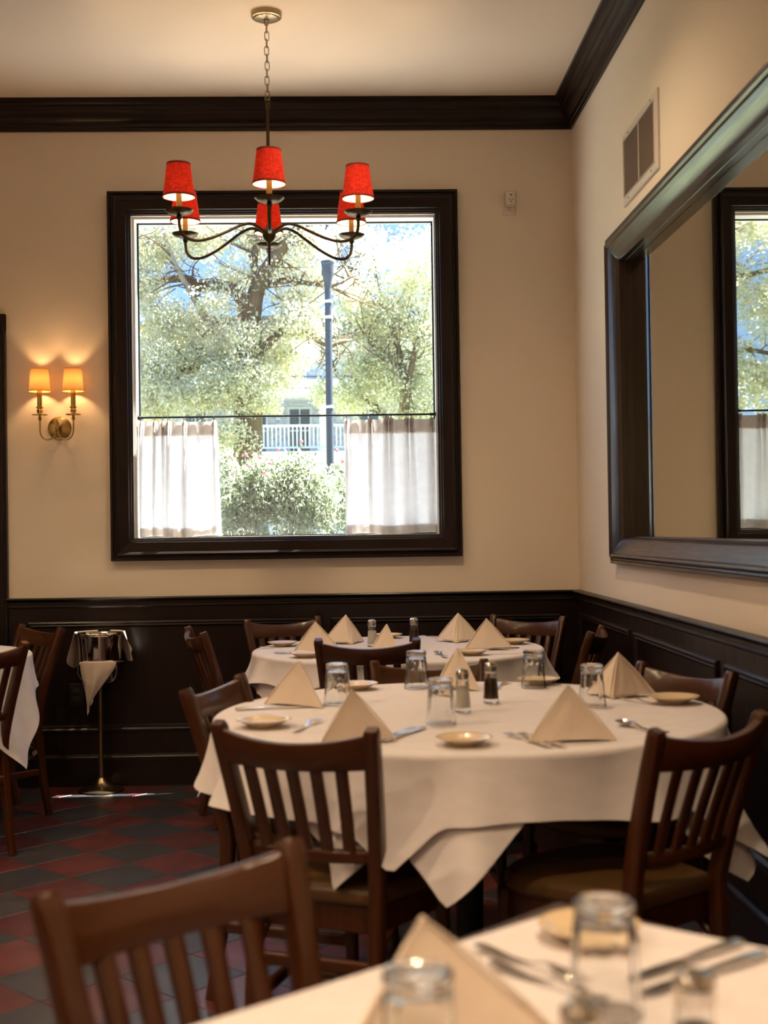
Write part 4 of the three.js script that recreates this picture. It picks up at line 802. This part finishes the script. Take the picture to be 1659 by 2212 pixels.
// foliage: folded leaves scattered in clumps
const leafGeo = (() => { // 4 triangles, folded along the midrib
  const g = new THREE.BufferGeometry(), w = 0.32, h = 1;
  g.setAttribute('position', new THREE.BufferAttribute(new Float32Array([0, 0, 0, -w, h * 0.45, 0.12, 0, h * 0.5, 0, w, h * 0.45, 0.12, 0, h, -0.05]), 3));
  g.setAttribute('uv', new THREE.BufferAttribute(new Float32Array([0.5, 0, 0, 0.5, 0.5, 0.5, 1, 0.5, 0.5, 1]), 2));
  g.setIndex([0, 2, 1, 0, 3, 2, 1, 2, 4, 2, 3, 4]); g.computeVertexNormals(); return g;
})();
function foliage(parent, clumps, z, dz, size, palette, more = 1, name = 'foliage') { // clumps: x, y, rx, ry, count
  clumps = clumps.map((c) => [c[0], c[1], c[2], c[3], Math.round(c[4] * more), c[5]]);
  const n = clumps.reduce((s, c) => s + c[4], 0), im = new THREE.InstancedMesh(leafGeo, M.leaf, n), o = new THREE.Object3D(), col = new THREE.Color(); let k = 0;
  for (const [x, y, rx, ry, c, zz = 0] of clumps) {
    const zc = z + zz + rr(-dz, dz) * 0.5;
    for (let i = 0; i < c; i++) {
      const a = rr(0, 6.283), b = Math.acos(rr(-1, 1)), r = Math.pow(rnd(), 0.55) * (0.95 + 0.35 * Math.sin(3 * a + x * 7) * Math.sin(2 * b + y * 5));
      o.position.set(x + rx * r * Math.sin(b) * Math.cos(a), y + ry * r * Math.cos(b), zc + dz * r * Math.sin(b) * Math.sin(a));
      o.rotation.set(rr(-1.6, 1.6), rr(0, 6.283), rr(-1.6, 1.6)); o.scale.setScalar(size * rr(0.65, 1.3)); o.updateMatrix(); im.setMatrixAt(k, o.matrix);
      const p = palette[(rnd() * palette.length) | 0], s = rr(0.75, 1.25); im.setColorAt(k, col.setRGB(p[0] * s, p[1] * s, p[2] * s)); k++;
    }
  }
  im.name = name; im.userData.kind = 'stuff'; im.castShadow = im.receiveShadow = true; parent.add(im); return im;
}
const OAK = [[0.76, 0.78, 0.62], [0.66, 0.69, 0.50], [0.78, 0.74, 0.52], [0.84, 0.84, 0.76], [0.50, 0.54, 0.40], [0.80, 0.72, 0.46], [0.82, 0.83, 0.74]];
const ELM = [[0.76, 0.78, 0.60], [0.68, 0.72, 0.52], [0.80, 0.75, 0.50], [0.54, 0.58, 0.42], [0.84, 0.84, 0.76]];
const SHRUB = [[0.24, 0.31, 0.17], [0.34, 0.40, 0.24], [0.18, 0.23, 0.13], [0.52, 0.54, 0.42]];
function twigs(parent, list, m) { mesh('twigs', list.map(([p, q, r]) => { const mid = p.clone().lerp(q, 0.5).add(V(rr(-0.08, 0.08), rr(-0.08, 0.08), rr(-0.05, 0.05))); return limb([p, mid, q], r, r * 0.35, 5); }), m, parent).userData.kind = 'stuff'; }
{ // live oak in front of the house
  const z = -17, t = thing('live_oak', 'spreading oak with dark branches outside the window, left of the lamp post', 'tree', [-1.3, -0.12, z]), L = (x, y, d = 0) => V(x + 1.3, y + 0.12, d);
  mesh('trunk', limb([L(-1.42, -0.12), L(-1.36, 1.2, 0.05), L(-1.24, 2.6), L(-1.2, 3.63), L(-1.16, 4.05)], 0.26, 0.13, 10), M.bark, t);
  const branches = [
    [[[-1.18, 3.9], [-1.06, 4.48], [-0.82, 4.84], [-0.44, 5.33], [-0.2, 6.0]], 0.13, 0.04],
    [[[-1.2, 3.9], [-1.31, 4.36], [-1.6, 4.50], [-1.85, 4.52], [-2.03, 4.64], [-2.66, 4.58], [-3.4, 4.7]], 0.11, 0.03],
    [[[-1.22, 3.6], [-1.55, 3.85], [-1.75, 4.06], [-1.97, 4.43], [-2.2, 4.9], [-2.35, 5.5]], 0.07, 0.02],
    [[[-1.0, 4.5], [-0.72, 4.54], [-0.46, 4.49], [-0.12, 4.44], [0.2, 4.6]], 0.055, 0.015],
    [[[-1.2, 3.5], [-0.9, 3.75], [-0.6, 3.98], [-0.22, 3.74], [0.1, 3.8]], 0.07, 0.02],
    [[[-1.22, 3.3], [-1.7, 3.5], [-2.2, 3.4], [-2.8, 3.6], [-3.6, 3.4]], 0.08, 0.02],
    [[[-1.08, 4.4], [-1.12, 4.8], [-1.05, 5.3], [-1.2, 6.0]], 0.07, 0.02],
  ];
  const tips = [];
  branches.forEach(([pts, a, b], k) => { const q = pts.map((p, i) => L(p[0], p[1], 0.25 * Math.sin(k * 2 + i * 0.7) * (i ? 1 : 0.2))); mesh('branch', limb(q, a, b), k === 2 ? M.paleBark : M.bark, t); const c = new THREE.CatmullRomCurve3(q); for (let i = 0; i < 15; i++) tips.push(c.getPoint(rr(0.25, 1))); });
  twigs(t, tips.flatMap((p) => { const q = p.clone().add(V(rr(-0.7, 0.7), rr(-0.3, 0.6), rr(-0.5, 0.5))); const list = [[p, q, 0.016]]; for (let i = 0; i < 2; i++) { const s = p.clone().lerp(q, rr(0.4, 0.95)); list.push([s, s.clone().add(V(rr(-0.35, 0.35), rr(-0.3, 0.3), rr(-0.3, 0.3))), 0.008]); } return list; }), M.bark);
  const cl = [[-2.45, 4.98, 0.42, 0.42, 1500], [-1.84, 5.12, 0.49, 0.33, 1300], [-2.22, 4.0, 0.58, 0.36, 2200], [-2.44, 3.4, 0.42, 0.49, 2300], [-1.74, 3.57, 0.67, 0.42, 3000], [-1.87, 3.03, 0.79, 0.3, 3000], [-2.47, 2.88, 0.36, 0.24, 1200], [-0.89, 3.56, 0.55, 0.36, 2300], [-0.52, 3.99, 0.49, 0.3, 1600], [-0.58, 4.29, 0.42, 0.21, 600], [-1.05, 5.09, 0.42, 0.3, 1000], [-0.45, 5.02, 0.42, 0.36, 1200], [-1.42, 4.6, 0.42, 0.24, 500], [-0.84, 3.2, 0.42, 0.18, 500], [-1.08, 2.9, 0.36, 0.15, 800], [-1.3, 3.2, 0.6, 0.45, 1500, 0.5], [-1.25, 3.8, 0.4, 0.3, 700, 0.5], [-1.5, 2.5, 0.4, 0.3, 900, 0.3], [-0.3, 4.55, 0.4, 0.3, 600], [-0.75, 4.75, 0.35, 0.2, 300], [-2.0, 2.3, 0.8, 0.4, 2000], [-2.6, 4.45, 0.4, 0.3, 900], [-1.6, 4.2, 0.4, 0.25, 500, 0.5],
    [-3.2, 4.2, 0.7, 0.6, 2600], [-3.3, 3.2, 0.7, 0.5, 2600], [-3.4, 2.4, 0.6, 0.5, 2000], [-3.0, 5.3, 0.7, 0.5, 2000], [-4.1, 3.7, 0.7, 0.7, 2200], [-1.9, 6.0, 0.9, 0.5, 1700], [-0.6, 6.1, 0.8, 0.5, 1500], [-4.0, 5.0, 0.8, 0.6, 1800], [-1.6, 5.4, 1.3, 0.5, 1500], [-0.4, 5.5, 1.0, 0.45, 900], [-1.0, 4.6, 1.0, 0.4, 700]];
  foliage(t, cl.map((c) => [c[0] + 1.3, c[1] + 0.12, ...c.slice(2)]), 0, 0.5, 0.05, OAK, 2.0);
}
{ // lighter tree on the right
  const z = -20, t = thing('street_tree', 'loose yellow-green tree outside the window, right of the lamp post', 'tree', [0.9, -0.12, z]), L = (x, y, d = 0) => V(x - 0.9, y + 0.12, d);
  mesh('trunk', limb([L(0.95, -0.12), L(0.9, 1.5), L(0.95, 2.8), L(1.0, 3.4)], 0.16, 0.09, 9), M.paleBark, t);
  const tips = [];
  [[[1.0, 3.2], [0.8, 3.75], [0.55, 3.9], [0.35, 4.3]], [[0.95, 3.0], [1.1, 3.9], [1.3, 4.6], [1.5, 5.5]], [[1.0, 3.3], [0.85, 4.2], [0.6, 5.0], [0.5, 6.0]], [[0.9, 2.8], [0.4, 3.3], [0.0, 3.6], [-0.3, 4.4]], [[0.7, 4.5], [0.3, 5.1], [0.0, 5.6]]].forEach((pts, k) => { const q = pts.map((p, i) => L(p[0], p[1], 0.3 * Math.sin(k + i))); mesh('branch', limb(q, 0.06, 0.012), k ? M.bark : M.paleBark, t); const c = new THREE.CatmullRomCurve3(q); for (let i = 0; i < 16; i++) tips.push(c.getPoint(rr(0.2, 1))); });
  twigs(t, tips.flatMap((p) => { const q = p.clone().add(V(rr(-0.7, 0.7), rr(-0.2, 0.8), rr(-0.5, 0.5))), list = [[p, q, 0.013]]; for (let i = 0; i < 3; i++) { const s = p.clone().lerp(q, rr(0.3, 0.95)); list.push([s, s.clone().add(V(rr(-0.4, 0.4), rr(-0.3, 0.4), rr(-0.3, 0.3))), 0.007]); } return list; }), M.bark);
  const cl = [[0.17, 4.82, 0.32, 0.43, 900], [0.6, 4.52, 0.57, 0.57, 2200], [1.11, 5.02, 0.5, 0.43, 900], [1.31, 4.3, 0.43, 0.57, 1500], [0.45, 3.74, 0.57, 0.5, 2500], [1.02, 3.52, 0.64, 0.5, 2700], [0.15, 3.31, 0.39, 0.32, 1200], [1.4, 5.45, 0.45, 0.5, 900], [0.69, 5.5, 0.7, 0.43, 900], [0.19, 5.89, 0.43, 0.36, 500], [-0.3, 3.39, 0.25, 0.28, 500], [1.15, 3.01, 0.57, 0.29, 1300], [1.9, 4.0, 0.7, 0.7, 2200], [2.0, 5.0, 0.7, 0.6, 1500], [1.9, 3.0, 0.7, 0.5, 1700], [2.8, 4.2, 0.8, 0.8, 2000], [0.9, 5.4, 1.1, 0.8, 700], [0.7, 4.4, 1.0, 0.9, 900]];
  foliage(t, cl.map((c) => [c[0] - 0.9, c[1] + 0.12, ...c.slice(2)]), 0, 0.5, 0.053, ELM, 2.0);
}
function shrub(label, x, z, clumps, palette, size, flowers) {
  const t = thing('flowering_shrub', label, 'shrub', [x, -0.12, z]);
  for (let k = 0; k < 5; k++) { const a = k * 1.26; mesh('stem', limb([V(0.04 * Math.cos(a), 0, 0.04 * Math.sin(a)), V(0.15 * Math.cos(a), 0.7, 0.12 * Math.sin(a)), V(0.3 * Math.cos(a), 1.5, 0.25 * Math.sin(a))], 0.02, 0.008, 6), M.bark, t); }
  foliage(t, clumps.map((c) => [c[0] - x, c[1] + 0.12, ...c.slice(2)]), 0, 0.32, size, palette, 1.5);
  for (const [fx, fy, fz] of flowers) { const f = mesh('flower', new THREE.IcosahedronGeometry(0.016, 1), M.petal, t); f.position.set(fx - x, fy + 0.12, fz); }
}
shrub('bushy green flowering shrub between the two half curtains outside', -0.55, -11.5, [[-0.85, 1.6, 0.35, 0.3, 1500], [-0.35, 1.6, 0.4, 0.3, 1500], [-0.58, 1.60, 0.37, 0.33, 2600], [-0.91, 1.42, 0.25, 0.33, 1600], [-0.25, 1.48, 0.25, 0.30, 1500], [-0.41, 1.82, 0.21, 0.16, 700], [-1.03, 1.86, 0.10, 0.16, 350], [-0.5, 0.95, 0.5, 0.4, 1800], [-0.74, 1.83, 0.12, 0.14, 300]], SHRUB, 0.045, [[-0.72, 1.92, 0.2], [-0.80, 1.84, 0.25], [-0.62, 1.86, 0.3], [-0.36, 2.06, 0.1], [-0.05, 1.98, 0.1], [-0.98, 1.93, 0.2], [-0.68, 1.78, 0.3], [-0.56, 1.99, 0.2], [-0.85, 1.95, 0.1]]);
shrub('green shrub behind the right half curtain outside', 0.3, -11.9, [[-0.02, 1.55, 0.22, 0.36, 1300], [0.45, 1.54, 0.33, 0.32, 1500], [0.3, 0.95, 0.5, 0.4, 1500], [0.8, 1.4, 0.3, 0.4, 1200]], SHRUB, 0.045, [[0.0, 1.9, 0.2], [0.1, 1.8, 0.3]]);
shrub('green shrub behind the left half curtain outside', -1.6, -11.7, [[-1.48, 1.54, 0.36, 0.32, 1500], [-1.9, 1.45, 0.35, 0.35, 1400], [-1.6, 0.95, 0.6, 0.4, 1500]], SHRUB, 0.045, [[-1.3, 1.85, 0.2]]);
{ // clipped hedge at the foot of the view
  const t = thing('clipped_hedge', 'low dark clipped hedge outside at the bottom of the window', 'hedge', [-0.4, -0.12, -10.9]);
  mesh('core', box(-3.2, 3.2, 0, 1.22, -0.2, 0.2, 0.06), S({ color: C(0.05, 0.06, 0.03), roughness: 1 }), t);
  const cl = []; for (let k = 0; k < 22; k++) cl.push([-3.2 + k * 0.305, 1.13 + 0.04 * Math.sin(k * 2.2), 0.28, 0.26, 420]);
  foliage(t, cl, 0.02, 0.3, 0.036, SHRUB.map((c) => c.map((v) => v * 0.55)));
}
{ // street lamp
  const x = -0.125, z = -13, t = thing('street_lamp', 'dark blue-grey street lamp post with a pale globe outside the window', 'street lamp', [x, -0.12, z]);
  mesh('base', latheC([[0, 0], [0.13, 0], [0.13, 0.12], [0.09, 0.2], [0.075, 0.5], [0.05, 0.56], [0, 0.56]], 20), M.postMetal, t);
  mesh('pole', latheC([[0, 0.5], [0.043, 0.5], [0.034, 3.8], [0.034, 3.86], [0, 3.86]], 18), M.postMetal, t);
  for (const y of [3.52, 2.62, 1.72, 3.68]) mesh('pole_band', at(latheC([[0.03, 0], [0.046, 0], [0.048, 0.012], [0.046, 0.026], [0.03, 0.026]], 18), 0, y, 0), M.houseTrim, t);
  mesh('lamp_head', latheC([[0, 3.84], [0.036, 3.84], [0.04, 3.88], [0.05, 3.93], [0.062, 3.97], [0.06, 4.06], [0.068, 4.08], [0.066, 4.1], [0, 4.1]], 20), M.postMetal, t);
  mesh('globe', latheC([[0.06, 4.1], [0.085, 4.2], [0.075, 4.32], [0.03, 4.41], [0, 4.42]], 24, 1.2), M.globe, t);
  mesh('finial', latheC([[0, 4.41], [0.03, 4.41], [0.014, 4.44], [0.02, 4.47], [0.004, 4.53], [0, 4.53]], 14), M.postMetal, t);
}
{ // two-storey house with a columned gallery
  const z0 = -42, t = thing('neighbouring_house', 'pale two-storey house with white columns and a balcony behind the trees', 'house', [-2, -0.12, z0]), Y = 0.12;
  const X = (x) => x + 2;
  mesh('wall', box(X(-9), X(5), 0, 7.2 + Y, -9, -2.4), M.houseWhite, t);
  mesh('porch_floor', box(X(-6.6), X(2.6), 0, 0.55, -2.4, 0.35), M.houseTrim, t);
  mesh('balcony_floor', box(X(-6.6), X(2.6), 3.45 + Y, 3.82 + Y, -2.4, 0.35), M.houseTrim, t);
  mesh('entablature', [box(X(-6.6), X(2.6), 5.62 + Y, 6.02 + Y, -2.4, 0.3), box(X(-6.75), X(2.75), 6.02 + Y, 6.12 + Y, -2.4, 0.5)], M.houseTrim, t);
  mesh('gable', box(X(-6.3), X(2.3), 6.12 + Y, 7.15 + Y, -2.4, -0.1), M.houseWhite, t);
  mesh('cornice', box(X(-9.3), X(5.3), 7.15 + Y, 7.4 + Y, -9.2, 0.5), M.houseTrim, t);
  mesh('roof', sweep([[-7.6, 0], [7.6, 0], [3.0, 0.75], [-3.0, 0.75]], [V(X(-2), 7.4 + Y, 0.6), V(X(-2), 7.4 + Y, -9.2)].map((p) => ({ p, a: V(1, 0, 0), b: V(0, 1, 0) })), 0.2), M.shingle, t);
  const col = latheC([[0, 0], [0.26, 0], [0.26, 0.1], [0.21, 0.14], [0.19, 0.2], [0.165, 1.66], [0.2, 1.7], [0.24, 1.76], [0.24, 1.8], [0, 1.8]], 24), low = latheC([[0, 0], [0.28, 0], [0.28, 0.15], [0.2, 0.22], [0.18, 2.75], [0.22, 2.85], [0.26, 2.9], [0, 2.9]], 24);
  for (const x of [-6.4, -3.58, -0.56, 2.4]) { const c = mesh('column', col, M.houseTrim, t); c.position.set(X(x), 3.82 + Y, 0.05); const d = mesh('column', low, M.houseTrim, t); d.position.set(X(x), 0.55, 0.05); }
  for (const [a, b] of [[-6.4, -3.58], [-3.58, -0.56], [-0.56, 2.4]]) {
    mesh('handrail', box(X(a) + 0.17, X(b) - 0.17, 4.63 + Y, 4.70 + Y, 0.0, 0.1), M.houseTrim, t); mesh('bottom_rail', box(X(a) + 0.17, X(b) - 0.17, 3.93 + Y, 3.99 + Y, 0.02, 0.08), M.houseTrim, t);
    const bal = box(-0.022, 0.022, 3.99, 4.63, 0.03, 0.074); for (let k = 0; k < 20; k++) { const m = mesh('baluster', bal, M.houseTrim, t); m.position.set(X(a) + 0.17 + (k + 0.5) / 20 * (b - a - 0.34), Y, 0); }
  }
  for (const x of [-5, -2.95, -1.45, 0.9]) {
    const w = mesh('window', box(X(x) - 0.42, X(x) + 0.42, 3.85 + Y, 5.5 + Y, -2.42, -2.34), M.houseTrim, t); mesh('pane', box(X(x) - 0.34, X(x) + 0.34, 3.95 + Y, 5.42 + Y, -2.35, -2.325), M.houseDark, w); mesh('glazing_bar', [box(X(x) - 0.02, X(x) + 0.02, 3.95 + Y, 5.42 + Y, -2.33, -2.31), box(X(x) - 0.34, X(x) + 0.34, 4.66 + Y, 4.71 + Y, -2.33, -2.31)], M.houseTrim, w);
    const v = mesh('window', box(X(x) - 0.45, X(x) + 0.45, 0.7, 3.0, -2.42, -2.34), M.houseTrim, t); mesh('pane', box(X(x) - 0.36, X(x) + 0.36, 0.8, 2.9, -2.35, -2.325), M.houseDark, v);
  }
}
for (const [y, z, label] of [[4.13, -24, 'upper thin utility wire crossing the view outside the window'], [3.98, -24.6, 'lower thin utility wire crossing the view outside the window']])
  tagged(mesh('utility_wire', tube([V(-16, y + 0.25, z), V(-4, y + 0.03, z), V(4, y, z), V(16, y + 0.2, z)], 0.011, 40, 5), M.iron), label, 'wire');

renderer.render(scene, camera);
